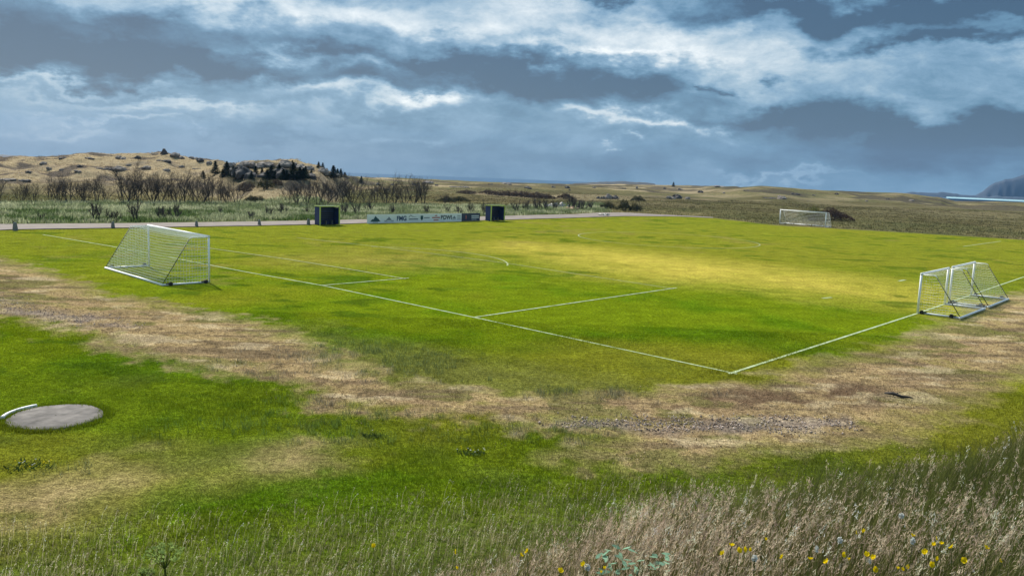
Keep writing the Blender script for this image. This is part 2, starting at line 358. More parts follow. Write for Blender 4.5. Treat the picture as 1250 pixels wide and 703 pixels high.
# ------------------------------------------------------------------ pitch markings
def paint_mat(lo=(.17, .24, .05), hi=(.46, .54, .32)):
    m, nt, b, out = new_mat('pitch_paint'); tc = nt.nodes.new('ShaderNodeTexCoord'); n = nt.nodes.new('ShaderNodeTexNoise'); n.inputs['Scale'].default_value = 2.2; n.inputs['Detail'].default_value = 8; n.inputs['Roughness'].default_value = .8
    nt.links.new(tc.outputs['Object'], n.inputs['Vector']); r = nt.nodes.new('ShaderNodeValToRGB')
    r.color_ramp.elements[0].color = (*lo, 1); r.color_ramp.elements[1].color = (*hi, 1); r.color_ramp.elements[0].position = .36; r.color_ramp.elements[1].position = .60
    nt.links.new(n.outputs['Fac'], r.inputs[0]); nt.links.new(r.outputs[0], b.inputs['Base Color']); b.inputs['Roughness'].default_value = .9; return m
M_PAINT = paint_mat(); M_PAINTW = paint_mat((.15, .19, .02), (.38, .42, .20))
def paint(P, w=.11, name='pitch_line', mat=None):
    P = np.array([q[:2] for q in P]); T = np.gradient(P, axis=0); T /= np.linalg.norm(T, axis=1)[:, None]; Nn = np.stack([-T[:, 1], T[:, 0]], 1)
    V = np.concatenate([np.c_[P+Nn*w/2, np.full(len(P), .012+.004*paint.k)], np.c_[P-Nn*w/2, np.full(len(P), .012+.004*paint.k)]]); n = len(P)
    paint.k = (paint.k+1) % 7
    m = MB(); m.add(V, [(i, i+1, n+i+1, n+i) for i in range(n-1)]); o = m.build(name, mat or M_PAINT); tag(o, kind='structure')
paint.k = 0
def pl(*pts): return [G(*p) for p in pts]
paint(pl((900, 456.6), (579, 387.6), (394, 348.7), (300, 332), (137, 301), (52, 286.5)), .10)
paint(pl((890, 456.5), (1066.4, 400), (1119, 383), (1250, 338.1), (1340, 309)), .12)
paint(pl((579, 387.6), (826, 351.6)), .11)
paint(pl((822, 352.8), (720, 337.2), (620, 321.8), (458, 301), (362, 290.4)), .10, mat=M_PAINTW)
paint(pl((394, 348.7), (499, 339.8)), .10)
paint(pl((495, 340.8), (423, 328.5), (350, 316.8), (271, 305.6), (215, 298)), .12, mat=M_PAINTW)
yaw, cx, cy, W, Lp = 2.420, 7.694, 28.208, 65.195, 99.6
ex = np.array([math.cos(yaw), math.sin(yaw)]); ey = np.array([ex[1], -ex[0]])
def pp(X, Y): return np.array([cx, cy])+X*ex+Y*ey
paint([pp(W/2+9.15*math.cos(t), Lp/2-.5+9.15*math.sin(t)) for t in np.linspace(0, 2*math.pi, 97)], .12, mat=M_PAINTW)
paint([pp(W/2+9.15*math.cos(t), 11.0+9.15*math.sin(t)) for t in np.linspace(math.radians(37), math.radians(143), 40)], .12, mat=M_PAINTW)
paint(pl((1176, 301), (1222, 294.6)), .14)
paint(pl((1004, 364.4), (1015, 363.4)), .2, 'pitch_mark'); paint(pl((1097, 343.4), (1105, 342)), .2, 'pitch_mark')

# ------------------------------------------------------------------ goals
def lerp3(a, b, t): return np.asarray(a)+(np.asarray(b)-np.asarray(a))*t
def make_goal(W_, Hh, dt, db, label, cat, cord=.016, sx=.16, brace_dark=True, wheels=True, rp=.055):
    """local frame: mouth along x centred on 0, net goes back along +y"""
    root = thing('football_goal', label=label, cat=cat); hw = W_/2
    for s in (-1, 1):
        MB().tube([(s*hw, 0, 0.02), (s*hw, 0, Hh-.06)], rp, 10).build('post', M_WHITE, root, True)
    MB().tube([(-hw-rp, 0, Hh), (hw+rp, 0, Hh)], rp, 10).build('crossbar', M_WHITE, root, True)
    for s in (-1, 1):
        MB().tube([(s*hw, rp+.01, .055), (s*hw, db-.03, .055)], .05, 8).build('base_bar', M_WHITE, root, True)
        arm = [(s*hw, .05, Hh-.02), (s*hw, dt*.8, Hh-.02), (s*hw, dt*.94, Hh-.045), (s*hw, dt, Hh-.13)]
        MB().tube(arm, .022, 6).build('net_arm', M_WHITE, root, True)
        MB().tube([(s*hw, dt, Hh-.13), (s*hw, db, .08)], .022, 6).build('net_brace', M_OLIVE if brace_dark else M_WHITE, root, True)
    MB().tube([(-hw-.05, db, .055), (hw+.05, db, .055)], .06, 8).build('back_bar', M_WHITE, root, True)
    if wheels:
        for s in (-1, 1):
            for yy in (.22, db-.38):
                w = MB(); w.tube([(s*(hw+.07), yy, .10), (s*(hw+.15), yy, .10)], .10, 14).build('wheel', M_BLACK, root)
                b = MB(); b.box((s*(hw+.03), yy+.10, .11), (.03, 0, 0), (0, .11, 0), (0, 0, .028)); b.build('wheel_bracket', M_BLACK, root)
    # net: profile from crossbar back and down
    prof = np.array([(0.03, Hh), (dt*.85, Hh-.03), (dt, Hh-.13), (db, .10)]); d = np.r_[0, np.cumsum(np.linalg.norm(np.diff(prof, axis=0), axis=1))]
    n = int(d[-1]/sx); nu = int(W_/sx); m = MB()
    def P(u, t):
        y = np.interp(t*d[-1], d, prof[:, 0]); z = np.interp(t*d[-1], d, prof[:, 1])
        sag = math.sin(math.pi*min(1, max(0, u)))*math.sin(math.pi*t); return (-hw+W_*u, y-.10*sag, z-.16*sag)
    for i in range(1, n+1):
        m.tube([P(k/16, i/n) for k in range(17)], cord, 3, False)
    for k in range(nu+1):
        m.tube([P(k/nu, i/10) for i in range(11)], cord*.3, 3, False)
    for s in (-1, 1):   # side panels
        nz = int(Hh/sx)
        for i in range(1, nz+1):
            z = Hh*i/nz-.05; yb = np.interp(z, [0.1, Hh-.13, Hh], [db, dt, dt*.8])
            m.tube([(s*hw, .02, z), (s*(hw-.02), yb*.5, z-.04), (s*hw, yb, z)], cord*.8, 3, False)
        for i in range(1, int(db/sx)):
            y = i*sx; zt = np.interp(y, [dt*.85, dt, db], [Hh, Hh-.13, .1]); m.tube([(s*hw, y, .06), (s*hw, y, zt)], cord*.5, 3, False)
    m.build('net', M_NET, root)
    return root
def place_goal(g, A, B, flip=1):
    """A, B = mouth post feet seen left and right, net behind along flip side"""
    A = np.array(A[:2]); B = np.array(B[:2]); c = (A+B)/2; d = B-A; rz = math.atan2(d[1], d[0])
    if flip < 0: rz += math.pi
    g.location = (c[0], c[1], 0); g.rotation_euler = (0, 0, rz)
A, B = G(182, 325.3), G(255.3, 345.3)
gl = make_goal(float(np.linalg.norm(A-B)), 2.44, 1.05, 2.45, 'large white full-size goal with sagging net at left beside the bare dirt', 'football goal', cord=.015, sx=.15)
place_goal(gl, A, B, -1)
A, B = G(1120, 382.5), G(1153, 371.8); w = float(np.linalg.norm(A-B))
g1 = make_goal(w, 2.04, .75, 2.0, 'small white youth goal nearer the camera, standing open on the right touchline', 'football goal', cord=.006, sx=.13, rp=.06)
place_goal(g1, A, B, -1); tag(g1, group='pair of small goals on the right touchline')
g2 = copy_tree(g1); g2['label'] = 'small white goal farther from the camera, behind its twin on the right touchline'
A2, B2 = G(1157.3, 370.2), G(1186, 360.6); A2 = (A2+B2)/2-(B2-A2)/np.linalg.norm(B2-A2)*w/2; B2 = A2+(G(1186, 360.6)-G(1157.3, 370.2))/np.linalg.norm(G(1186, 360.6)-G(1157.3, 370.2))*w
place_goal(g2, A2, B2, -1)
A, B = G(951.5, 273.2), G(1007, 277.6)
gf = make_goal(float(np.linalg.norm(A-B)), 2.1, 1.0, 2.0, 'distant white goal at the far end of the pitch before the dark round bush', 'football goal', cord=.012, sx=.24, brace_dark=False, wheels=False, rp=.07)
place_goal(gf, A, B, 1)

# ------------------------------------------------------------------ dugouts
tl = np.array([.70, .715, 0]); tl /= np.linalg.norm(tl); back = np.array([-tl[1], tl[0], 0]); RZ = math.atan2(tl[1], tl[0])
def make_dugout(Wd, Hd, Dd, label):
    r = thing('dugout', label=label, cat='dugout', group='dugouts beside the advertising board')
    X, Y, Z = np.eye(3); t = .03; h = Wd/2
    MB().box((0, Dd+.005, Hd/2), X*(h-.005), Y*t, Z*(Hd/2-.05)).build('back_wall', M_NAVY, r)
    for s in (-1, 1):
        MB().box((s*(h-.04), Dd/2-.01, Hd/2-.03), X*t, Y*(Dd/2-.025), Z*(Hd/2-.08)).build('side_wall', M_NAVY, r)
        m = MB(); m.box((s*h, -.04, Hd/2), X*.055, Y*.055, Z*Hd/2); m.build('corner_post', M_LIME, r)
    MB().box((0, Dd/2, Hd+.03), X*(h-.06), Y*(Dd/2+.0), Z*.02).build('roof', M_NAVY, r)
    m = MB(); m.box((0, -.02, Hd+.035), X*(h+.06), Y*.05, Z*.05).box((0, Dd+.02, Hd+.035), X*(h+.06), Y*.05, Z*.05)
    for s in (-1, 1): m.box((s*(h+.005), Dd/2, Hd+.04), X*.05, Y*(Dd/2-.04), Z*.045)
    m.build('roof_trim', M_LIME, r)
    b = MB(); b.box((0, Dd-.25, .45), X*(h-.12), Y*.17, Z*.02).build('bench_seat', M_NAVYD, r)
    for k in range(4): MB().box((0, Dd-.07, .62+.2*k), X*(h-.12), Y*.012, Z*.07).build('backrest_slat', M_NAVYD, r)
    for s in (-.6, 0, .6): MB().box((s*h, Dd-.25, .215), X*.02, Y*.14, Z*.21).build('leg', M_STEEL, r)
    return r
d1 = make_dugout(2.35, 1.93, .95, 'open-fronted navy dugout with lime trim at the left end of the advertising board')
p = G(390.5, 275.2)+tl*1.17; d1.location = (p[0], p[1], .0); d1.rotation_euler = (0, 0, RZ)
d2 = copy_tree(d1); d2['label'] = 'open-fronted navy dugout with lime trim past the right, navy end of the advertising board'
p = G(599, 270.3)+tl*1.17; d2.location = (p[0], p[1], .0); d2.scale = (1.0, 1.0, 1.0)

# ------------------------------------------------------------------ advertising board
def text_mesh(txt, size, mat, name, parent, x, z, y):
    cu = bpy.data.curves.new('t', 'FONT'); cu.body = txt; cu.size = size; cu.extrude = .003; cu.offset = size*.035; cu.align_x = 'CENTER'; cu.align_y = 'CENTER'
    o = bpy.data.objects.new('t', cu); COL.objects.link(o); bpy.context.view_layer.update()
    me = bpy.data.meshes.new_from_object(o.evaluated_get(bpy.context.evaluated_depsgraph_get())); bpy.data.objects.remove(o)
    me.transform(Matrix.Rotation(math.pi/2, 4, 'X')); me.materials.clear(); me.materials.append(mat)
    q = bpy.data.objects.new(name, me); COL.objects.link(q); q.parent = parent; q.location = (x, y, z); return q
A, B = G(448, 273.2), G(585.5, 270.2); d = B-A; Lb = float(np.linalg.norm(d)); e = d/Lb
bd = thing('advertising_board', A, math.atan2(d[1], d[0]), 'long low white advertising board with logos and navy right end between the dugouts', 'advertising board')
fr = .82; Hb = .98; X, Y, Z = np.eye(3)
M_BW = simple('white_banner_vinyl', (.78, .82, .84), .5, var=.05, scale=1); M_BN = simple('navy_banner_vinyl', (.02, .035, .08), .5, var=.1)
wp = MB().box((Lb*fr/2, 0, Hb/2+.03), X*Lb*fr/2, Y*.02, Z*Hb/2).build('white_panel', M_BW, bd)
npn = MB().box((Lb*(1+fr)/2+.01, 0, Hb/2+.03), X*(Lb*(1-fr)/2-.01), Y*.022, Z*Hb/2).build('navy_panel', M_BN, bd)
for k in range(7):
    xk = Lb*(k+.5)/7; m = MB(); m.box((xk, .06, Hb/2), X*.03, Y*.03, Z*Hb/2); m.tube([(xk, .08, .85), (xk, .65, .03)], .02, 6); m.build('support_post', M_STEEL, bd)
M_TEAL = simple('teal_print', (.01, .07, .085), .6); M_GP = simple('grey_print', (.20, .24, .27), .6); M_BP = simple('blue_print', (.02, .06, .16), .6); M_RP = simple('red_print', (.45, .13, .12), .6); M_DP = simple('dark_print', (.05, .06, .07), .6); M_WP = simple('white_print', (.6, .63, .68), .6)
yy = -.026; u = Lb/137.5
def flat(pts, mat, name, parent):
    n = len(pts); m = MB(); m.add([(x, yy, z) for x, z in pts]+[(x, -.018, z) for x, z in pts], [tuple(range(n)), *[(i, n+i, n+(i+1) % n, (i+1) % n) for i in range(n)]]); return m.build(name, mat, parent)
def mountain(x, w, h, z, mat): flat([(x-w/2, z), (x-w*.32, z+h*.45), (x-w*.2, z+h*.40), (x, z+h), (x+w*.22, z+h*.55), (x+w*.3, z+h*.5), (x+w/2, z)][::-1], mat, 'logo', wp)
def bar(x0, x1, z, h, mat, par): flat([(x0, z-h), (x0, z+h), (x1, z+h), (x1, z-h)], mat, 'small_lettering', par)
mountain(9*u, 11*u, .62, .22, M_TEAL); bar(6*u, 12*u, .14, .03, M_TEAL, wp)
mountain(24*u, 6*u, .42, .34, M_GP); bar(19*u, 29.5*u, .20, .03, M_GP, wp); bar(19*u, 22*u, .3, .03, M_GP, wp); bar(26.5*u, 29.5*u, .3, .03, M_GP, wp)
text_mesh('FMG', .72, M_BP, 'lettering', wp, 38.6*u, .50, yy)
flat([(47*u, .62), (49*u, .84), (51*u, .70), (57*u, .64), (51*u, .76), (49*u, .92), (47*u, .68)], M_DP, 'logo', wp); bar(47*u, 58*u, .42, .07, M_GP, wp)
flat([(61*u, .8), (64*u, .8), (64*u, .42), (62.5*u, .26), (61*u, .42)][::-1], M_TEAL, 'crest', wp); bar(65*u, 72*u, .55, .06, M_GP, wp)
flat([(78*u, .72), (80*u, .9), (82*u, .72)][::-1], M_RP, 'logo', wp); bar(75*u, 85*u, .55, .07, M_RP, wp); bar(77*u, 83*u, .26, .06, M_RP, wp)
text_mesh('BDWI', .68, M_DP, 'lettering', wp, 93*u, .53, yy)
mountain(103*u, 5*u, .35, .4, M_GP); bar(100.5*u, 105.5*u, .3, .03, M_GP, wp)
for k in range(3): bar(107*u, 111.5*u, .3+.22*k, .04, M_GP, wp)
flat([(118.3*u, .28), (118*u, .72), (118.7*u, .8), (119.6*u, .66), (119.2*u, .3)][::-1], M_RP, 'emblem', npn)
for k in range(3): bar(126*u, 136*u-(k == 0)*3*u, .25+.22*k, .065 if k else .03, M_WP, npn)

# ------------------------------------------------------------------ bollards along the road
def make_bollard():
    m = MB(); vs = []
    prof = [(.20, 0), (.19, .2), (.16, .45), (.125, .62), (.07, .68)]
    for (r, z) in prof:
        for k in range(10): t = 2*math.pi*k/10; vs.append((r*math.cos(t)*(1+.08*math.sin(3*t)), r*math.sin(t), z))
    m.add(vs, [(i*10+k, i*10+(k+1) % 10, (i+1)*10+(k+1) % 10, (i+1)*10+k) for i in range(4) for k in range(10)]+[tuple(range(40, 50))])
    return m
bn = ['first', 'second', 'third', 'fourth', 'fifth']
for i, q in enumerate([(18.5, 281.5), (138, 278.5), (240, 276.8), (316.5, 275.3), (376.5, 274.6)]):
    if i == 0: b0 = b = make_bollard().build('bollard', M_STONE)
    else: b = b0.copy(); COL.objects.link(b)
    p = G(*q); b.location = (p[0], p[1], 0); b.rotation_euler = (0, 0, i*1.3)
    s = [1.0, .85, .8, .85, .95][i]; b.scale = (s, s, s)
    nm = ['thick grey stone bollard nearest the left edge of the photo, by the gravel road', 'grey stone bollard just left of the large goal on the road edge', 'grey stone bollard right behind the large left goal on the road edge', 'grey stone bollard alone on the road edge between large goal and left dugout', 'pale grey stone bollard standing against the left dugout'][i]
    tag(b, nm, 'bollard', 'stone bollards along the gravel road')

# ------------------------------------------------------------------ well cover
p = G(68, 509.5); cv = thing('well_cover', (p[0], p[1], -.05), 0, 'round flat grey concrete well cover with white curved rim in the lawn at left', 'well cover')
vs = []; R0 = 1.08; K = 40; fs = []
for j, (r, z) in enumerate([(R0, -.05), (R0, .07), (R0-.04, .095), (.5, .11), (.02, .115)]):
    for k in range(K):
        t = 2*math.pi*k/K; w = 1+.015*math.sin(5*t+1)+.01*math.sin(11*t); vs.append((r*w*math.cos(t), r*w*math.sin(t), z))
for j in range(4): fs += [(j*K+k, j*K+(k+1) % K, (j+1)*K+(k+1) % K, (j+1)*K+k) for k in range(K)]
MB().add(vs, fs).build('lid', simple('worn_concrete', (.135, .12, .108), .95, var=.45, scale=3.5, bump=.02), cv, True)
m = MB(); m.tube([((R0+.09)*math.cos(t), (R0+.09)*math.sin(t), .10) for t in np.linspace(math.radians(140), math.radians(198), 14)], .05, 8); m.build('rim', simple('white_rim', (.7, .7, .68), .5, var=.1), cv, True)

# ------------------------------------------------------------------ bare shrub trees
def branch(m, p, d, L, r, depth, rg, tw, maxd=4):
    n = 4; P = [np.array(p)]; d = np.array(d, float)
    for i in range(n):
        d = d+rg.normal(0, .10, 3)+np.array([0, 0, .05]); d /= np.linalg.norm(d); P.append(P[-1]+d*L/n)
    (m if depth < 2 else tw).tube(P, np.linspace(r, r*.55, n+1)*(1.35 if depth > 1 else 1.1), 5 if depth < 2 else 3, False)
    if depth >= maxd: return
    for k in range(rg.integers(3, 5)):
        t = rg.uniform(.3, 1); q = P[0]+(P[-1]-P[0])*t; i = min(n, int(t*n+.5)); q = P[i]
        a = rg.normal(0, 1, 3); a[2] *= .3; nd = d+a*.42; nd[2] = abs(nd[2])+.15; nd /= np.linalg.norm(nd)
        branch(m, q, nd, L*rg.uniform(.52, .78), r*.52, depth+1, rg, tw, maxd)
def make_shrub(seed, h, spread, stems, label, grp, cat='tree', maxd=4, tr=.035, nm='bare_tree'):
    rg = np.random.default_rng(seed); root = thing(nm, label=label, cat=cat, group=grp); m = MB(); tw = MB()
    for k in range(stems):
        a = rg.uniform(0, 2*math.pi); d = np.array([math.cos(a)*spread, math.sin(a)*spread, 1.]); d /= np.linalg.norm(d)
        branch(m, (.12*math.cos(a), .12*math.sin(a), -.05), d, h*.48*rg.uniform(.8, 1.1), tr*rg.uniform(.7, 1.2), 0, rg, tw, maxd)
    a = m.build('trunk', M_BARK, root); b = tw.build('crown', M_TWIG, root); TREE[root.name] = [a, b]; return root
SH = [(make_shrub(s, 3.4, sp, st, 'x', 'bare shrub trees in the row behind the gravel road'), 3.4) for s, sp, st in ((1, .45, 6), (2, .65, 7), (3, .35, 5), (4, .55, 8))]
ORD = ['first', 'second', 'third', 'fourth', 'fifth', 'sixth', 'seventh', 'eighth', 'ninth', 'tenth', 'eleventh', 'twelfth', 'thirteenth', 'fourteenth', 'fifteenth', 'sixteenth', 'seventeenth', 'eighteenth', 'nineteenth', 'twentieth',
       'twenty-first', 'twenty-second', 'twenty-third', 'twenty-fourth', 'twenty-fifth', 'twenty-sixth', 'twenty-seventh', 'twenty-eighth', 'twenty-ninth', 'thirtieth', 'thirty-first', 'thirty-second', 'thirty-third', 'thirty-fourth', 'thirty-fifth', 'thirty-sixth', 'thirty-seventh', 'thirty-eighth', 'thirty-ninth', 'fortieth',
       'forty-first', 'forty-second', 'forty-third', 'forty-fourth', 'forty-fifth', 'forty-sixth', 'forty-seventh', 'forty-eighth', 'forty-ninth', 'fiftieth']
used = set()
def put(protos, spots, labelf):
    for i, sp in enumerate(spots):
        px, py, hpx = sp[:3]; k = sp[3] if len(sp) > 3 else i % len(protos); pr, hh = protos[k]
        if pr.name in used: o = copy_tree(pr)
        else: o = pr; used.add(pr.name)
        q = hit(px, py); D = q[1]; s = hpx*D/F/hh*(1.1 if 'conifer' in pr.name else 1.12)
        o.location = q-np.array([0, 0, .03]); o.rotation_euler = (0, 0, (i*2.4) % 6.28); kx = 1.35 if 'conifer' in pr.name else 1.; o.scale = (s*kx*(1+.1*math.sin(i*3)), s*kx, s*(1+.12*math.sin(i*1.9)))
        o['label'] = labelf(i, len(spots), sp)
rowx = [(-3, 249, 30), (26, 248, 18), (41, 248.5, 27), (62, 247, 24), (73, 247.5, 31), (83, 248.5, 30), (97, 248, 27), (106, 248, 22), (118, 248.5, 31), (130, 247, 20), (152, 249, 38), (160, 248, 38), (170, 249, 33),
        (186, 248.5, 34), (196, 248.5, 33), (206, 248, 29), (216, 249, 31), (226, 248.5, 33), (238, 249, 28), (246, 249, 27), (256, 249, 34), (268, 249, 27), (278, 249, 27), (289, 249.5, 28),
        (352, 250, 16), (364, 250.5, 28), (374, 250.5, 30), (388, 250, 27), (397, 250.5, 32), (408, 250.5, 29), (419, 250.5, 29), (430, 250, 27), (446, 250.5, 27), (458, 250, 25), (470, 250.5, 30), (482, 250, 25), (494, 250.5, 30), (505, 250, 27), (517, 250.5, 30), (543, 249, 14)]
rowx = [(a, b, c*1.12, (i*7+i//3) % 4) for i, (a, b, c) in enumerate(rowx)]
put(SH, rowx, lambda i, n, s: '%sbare tree, %s from the left in the row behind the gravel road' % ('tall ' if s[2] > 33 else 'short ' if s[2] < 24 else '', ORD[i]))
YS = [(make_shrub(20+s, 1.5, .4, 6, 'x', 'young bare bushes on the verge beside the road', 'bush', 3, .034, 'bare_bush'), 1.5) for s in range(2)]
vx = [(49, 269.5, 11), (117, 269, 20), (134, 269, 15), (143, 269, 12), (167, 269.3, 24), (196, 267, 16), (203, 268, 18), (214, 267.5, 17), (268, 262, 10), (306, 268, 12), (328, 264, 14), (345, 262, 13), (376, 262, 12), (421, 262, 14), (436, 262, 15), (450, 258, 13), (478, 262, 15), (520, 261, 10), (545, 260, 10), (560, 262, 12), (592, 262, 16), (575, 261, 12), (631, 259, 16), (642, 258, 14), (655, 258, 17), (664, 257, 14), (676, 256, 14), (697, 256, 17), (704, 257, 16), (712, 257, 14), (722, 256, 12)]
put(YS, vx, lambda i, n, s: '%s bare bush, %s from the left on the grassy verge by the road' % ('taller' if s[2] > 15 else 'small', ORD[i]))

# ------------------------------------------------------------------ conifers
def make_conifer(seed, h):
    rg = np.random.default_rng(seed); root = thing('conifer', group='conifers on and below the rocky outcrop', cat='tree', label='x')
    a = MB().tube([(0, 0, -.1), (0, 0, h*.98)], [h*.03, .01], 6).build('trunk', M_BARK, root); V = []; Fc = []
    for k in range(900):
        z = h*(.08+.92*rg.uniform(0, 1)**1.25); R = (h-z)*.40*rg.uniform(.35, 1.05)+.04; t = rg.uniform(0, 2*math.pi); c = np.array([R*math.cos(t), R*math.sin(t), z-.12*R])
        s = h*rg.uniform(.035, .07); o = np.array([math.cos(t), math.sin(t), -.25]); w = np.array([-math.sin(t), math.cos(t), rg.uniform(-.3, .3)])
        n = len(V); V += [c-o*s*1.2-w*s*.5, c-o*s*1.2+w*s*.5, c+o*s+w*s*.25, c+o*s-w*s*.25]; Fc.append((n, n+1, n+2, n+3))
    b = MB().add(V, Fc).build('crown', M_CONIF, root); TREE[root.name] = [a, b]; return root
M_CONIF = foliage('conifer_needles', (.022, .038, .016), .35, .15)
CF = [(make_conifer(s, 4.), 4.) for s in (31, 32, 33)]
cx_ = [(248, 217.5, 8), (263, 213, 13), (277, 213, 15), (285, 216, 12), (288, 218, 10), (294, 214, 9), (303, 214, 10), (312, 216, 11), (320, 215, 9), (331, 216, 14), (341, 215, 13), (350, 219, 9), (358, 218, 19), (366, 218, 13), (373, 218, 12), (380, 217, 9), (389, 204.5, 7), (394, 206, 6), (399, 216, 9), (407, 218, 16), (412, 217, 9), (416, 217, 9), (421, 217, 7), (272, 217, 9), (298, 218, 11), (307, 219, 9), (326, 219, 12), (336, 219, 9), (346, 220, 12), (362, 220, 10), (370, 219, 12), (351, 200, 4), (357, 201, 5), (441, 224, 8), (822, 228, 4.5)]
put(CF, cx_, lambda i, n, s: '%s dark conifer, %s from the left of those around the rocky outcrop' % ('tall' if s[2] > 12 else 'small', ORD[i]) if i < 33 else ['lone small conifer on the low heath just right of the outcrop', 'tiny lone conifer on the skyline heath at right of centre'][i-33] if i >= 35 else '%s dark conifer on the crest of the outcrop, %s of two' % ('smaller' if i == 33 else 'larger', 'left' if i == 33 else 'right'))

# ------------------------------------------------------------------ leafy bushes
def make_bush(seed, mat, w, h, n=2600, nm='bush', sz=.08):
    rg = np.random.default_rng(seed); root = thing(nm, cat='bush', label='x'); st = MB()
    for k in range(26):
        a = rg.uniform(0, 2*math.pi); R = rg.uniform(.2, .9); st.tube([(.1*w*math.cos(a), .1*w*math.sin(a), -.05), (.5*w*R*.6*math.cos(a), .5*w*R*.6*math.sin(a), h*.5), (.5*w*R*math.cos(a), .5*w*R*math.sin(a), h*(1-.5*R*R))], [.03, .02, .008], 4)
    a = st.build('stems', M_BARK, root); t = rg.uniform(0, 2*math.pi, n); R = np.sqrt(rg.uniform(0, 1, n)); lob = 1+.12*np.sin(3*t+seed)+.08*np.sin(7*t); zt = np.sqrt(np.clip(1-R*R, 0, 1))*(.85+.25*np.sin(t*2+seed+R*4))
    z = h*zt*rg.uniform(.25, 1.05, n)**.6; c = np.stack([w/2*R*lob*np.cos(t), w/2*R*lob*np.sin(t), z+.05], 1)
    u = rg.normal(0, 1, (n, 3)); u /= np.linalg.norm(u, axis=1)[:, None]; v = np.cross(u, rg.normal(0, 1, (n, 3))); v /= np.linalg.norm(v, axis=1)[:, None]; s = rg.uniform(.6, 1.4, (n, 1))*sz
    V = np.stack([c-u*s, c+v*s*.5, c+u*s, c-v*s*.5], 1).reshape(-1, 3); Fc = np.arange(4*n).reshape(-1, 4)
    b = fast_mesh('crown', V, Fc, 4, mat); b.parent = root; TREE[root.name] = [a, b]; return root
M_RB = foliage('reddish_heather', (.070, .045, .034), .3, .2); M_YG = foliage('willow_leaf', (.11, .12, .025), .3, .3); M_DK = foliage('dark_scrub', (.060, .062, .032), .35, .2); M_BR = foliage('brown_scrub', (.085, .062, .045), .35, .2)
def place_bush(o, px, py, wpx, hpx, w, h, lab, grp=None):
    q = hit(px, py); D = q[1]; o.location = q-np.array([0, 0, .05]); sx = wpx*D/F/w; o.scale = (sx, sx, hpx*D/F/h); o['label'] = lab
    if grp: o['group'] = grp
bA = make_bush(41, M_RB, 6, 2, 5200); place_bush(bA, 1013, 269, 50, 15, 6, 2, 'big dark reddish-brown bush just behind the far goal')
bB = make_bush(42, M_YG, 4, 2, 3000); place_bush(bB, 992, 269, 34, 16, 4, 2, 'yellow-green bush merging into the dark reddish bush behind the far goal')
pD = make_bush(43, M_DK, 3, 1.4, 1800); pB = make_bush(44, M_BR, 3, 1.1, 1500)
first = {'D': True, 'B': True}
BL = [('D', 762, 257.5, 16, 13, 'dark green-grey bush by the road bend, tallest of three there'), ('D', 776, 258, 14, 9, 'low dark bush by the road bend, rightmost of three there'), ('D', 742, 255, 18, 8, 'low dark bush by the road bend, leftmost of three there'),
      ('D', 778, 246, 16, 7, 'dark bush beside the rocky mound beyond the road bend'), ('D', 314, 247, 18, 8, 'round dark bush at the gap in the row of bare trees'), ('D', 324, 231, 18, 12, 'dark bush on the grass below the conifer outcrop'),
      ('B', 302, 230, 18, 7, 'brown bush left of the dark one below the conifer outcrop'), ('B', 338, 227, 14, 7, 'brown bush below the conifer outcrop, right of the dark one'), ('D', 306, 247, 14, 8, 'dark bush at left side of the gap in the bare tree row'),
      ('B', 596, 237, 22, 5, 'leftmost brown scrub bush of the long band on the heath'), ('B', 610, 239, 24, 6, 'second brown scrub bush from the left of the band on the heath'), ('B', 625, 240, 26, 7, 'third brown scrub bush from the left of the band on the heath'),
      ('B', 640, 241, 26, 7, 'fourth brown scrub bush from the left of the band on the heath'), ('B', 655, 242, 26, 7, 'fifth brown scrub bush from the left of the band on the heath'), ('B', 668, 243, 18, 6, 'rightmost brown scrub bush of the long band on the heath'),
      ('B', 690, 243, 18, 7, 'brown bush alone to the right of the scrub band on the heath'), ('B', 570, 237, 22, 5, 'low brown bush to the left of the scrub band on the heath'), ('D', 545, 247, 20, 7, 'dark low bush at the right end of the bare tree row'),
      ('D', 560, 246, 24, 6, 'dark low bush right of the bare tree row, above the board'), ('B', 300, 234, 20, 6, 'low brown bush on the slope above the tree row gap')]
for (k, px, py, wp_, hp_, lab) in BL:
    pr, w_, h_ = (pD, 3, 1.4) if k == 'D' else (pB, 3, 1.1)
    if first[k]: o = pr; first[k] = False
    else: o = copy_tree(pr)
    place_bush(o, px, py, wp_*1.15, hp_, w_, h_, lab, 'dark scrub bushes beyond the road' if k == 'D' else 'brown scrub bushes on the heath'); o.rotation_euler = (0, 0, px)

# ------------------------------------------------------------------ rocks
def make_rock(seed, mat, nm='rock_outcrop'):
    import bmesh
    from mathutils import noise
    bm = bmesh.new(); rg = np.random.default_rng(seed)
    for k in range(rg.integers(2, 5)):
        r = bmesh.ops.create_icosphere(bm, subdivisions=3, radius=1); off = Vector((rg.uniform(-1, 1), rg.uniform(-.4, .4), rg.uniform(-.1, .15))); s = rg.uniform(.4, .8)
        for v in r['verts']:
            n = noise.noise(v.co*1.5+Vector((seed*3.1, k, 0))); c = noise.cell(v.co*2.2+Vector((seed, 0, k)))
            v.co = v.co*(1+.35*n+.14*c)*s; v.co.z *= .55; v.co += off; v.co.z = max(v.co.z, -.3)
    me = bpy.data.meshes.new(nm); bm.to_mesh(me); bm.free(); me.materials.append(mat); o = bpy.data.objects.new(nm, me); COL.objects.link(o); return o
M_RK = simple('lichen_rock', (.20, .17, .145), .95, var=.5, scale=2.5, bump=.1); M_RD = simple('dark_basalt', (.065, .058, .055), .95, var=.4, scale=3, bump=.1); M_RP2 = simple('pale_rubble', (.5, .46, .42), .9, var=.3, scale=3)
RK = [make_rock(s, M_RK if s % 2 else M_RD) for s in range(51, 57)]; RKused = set()
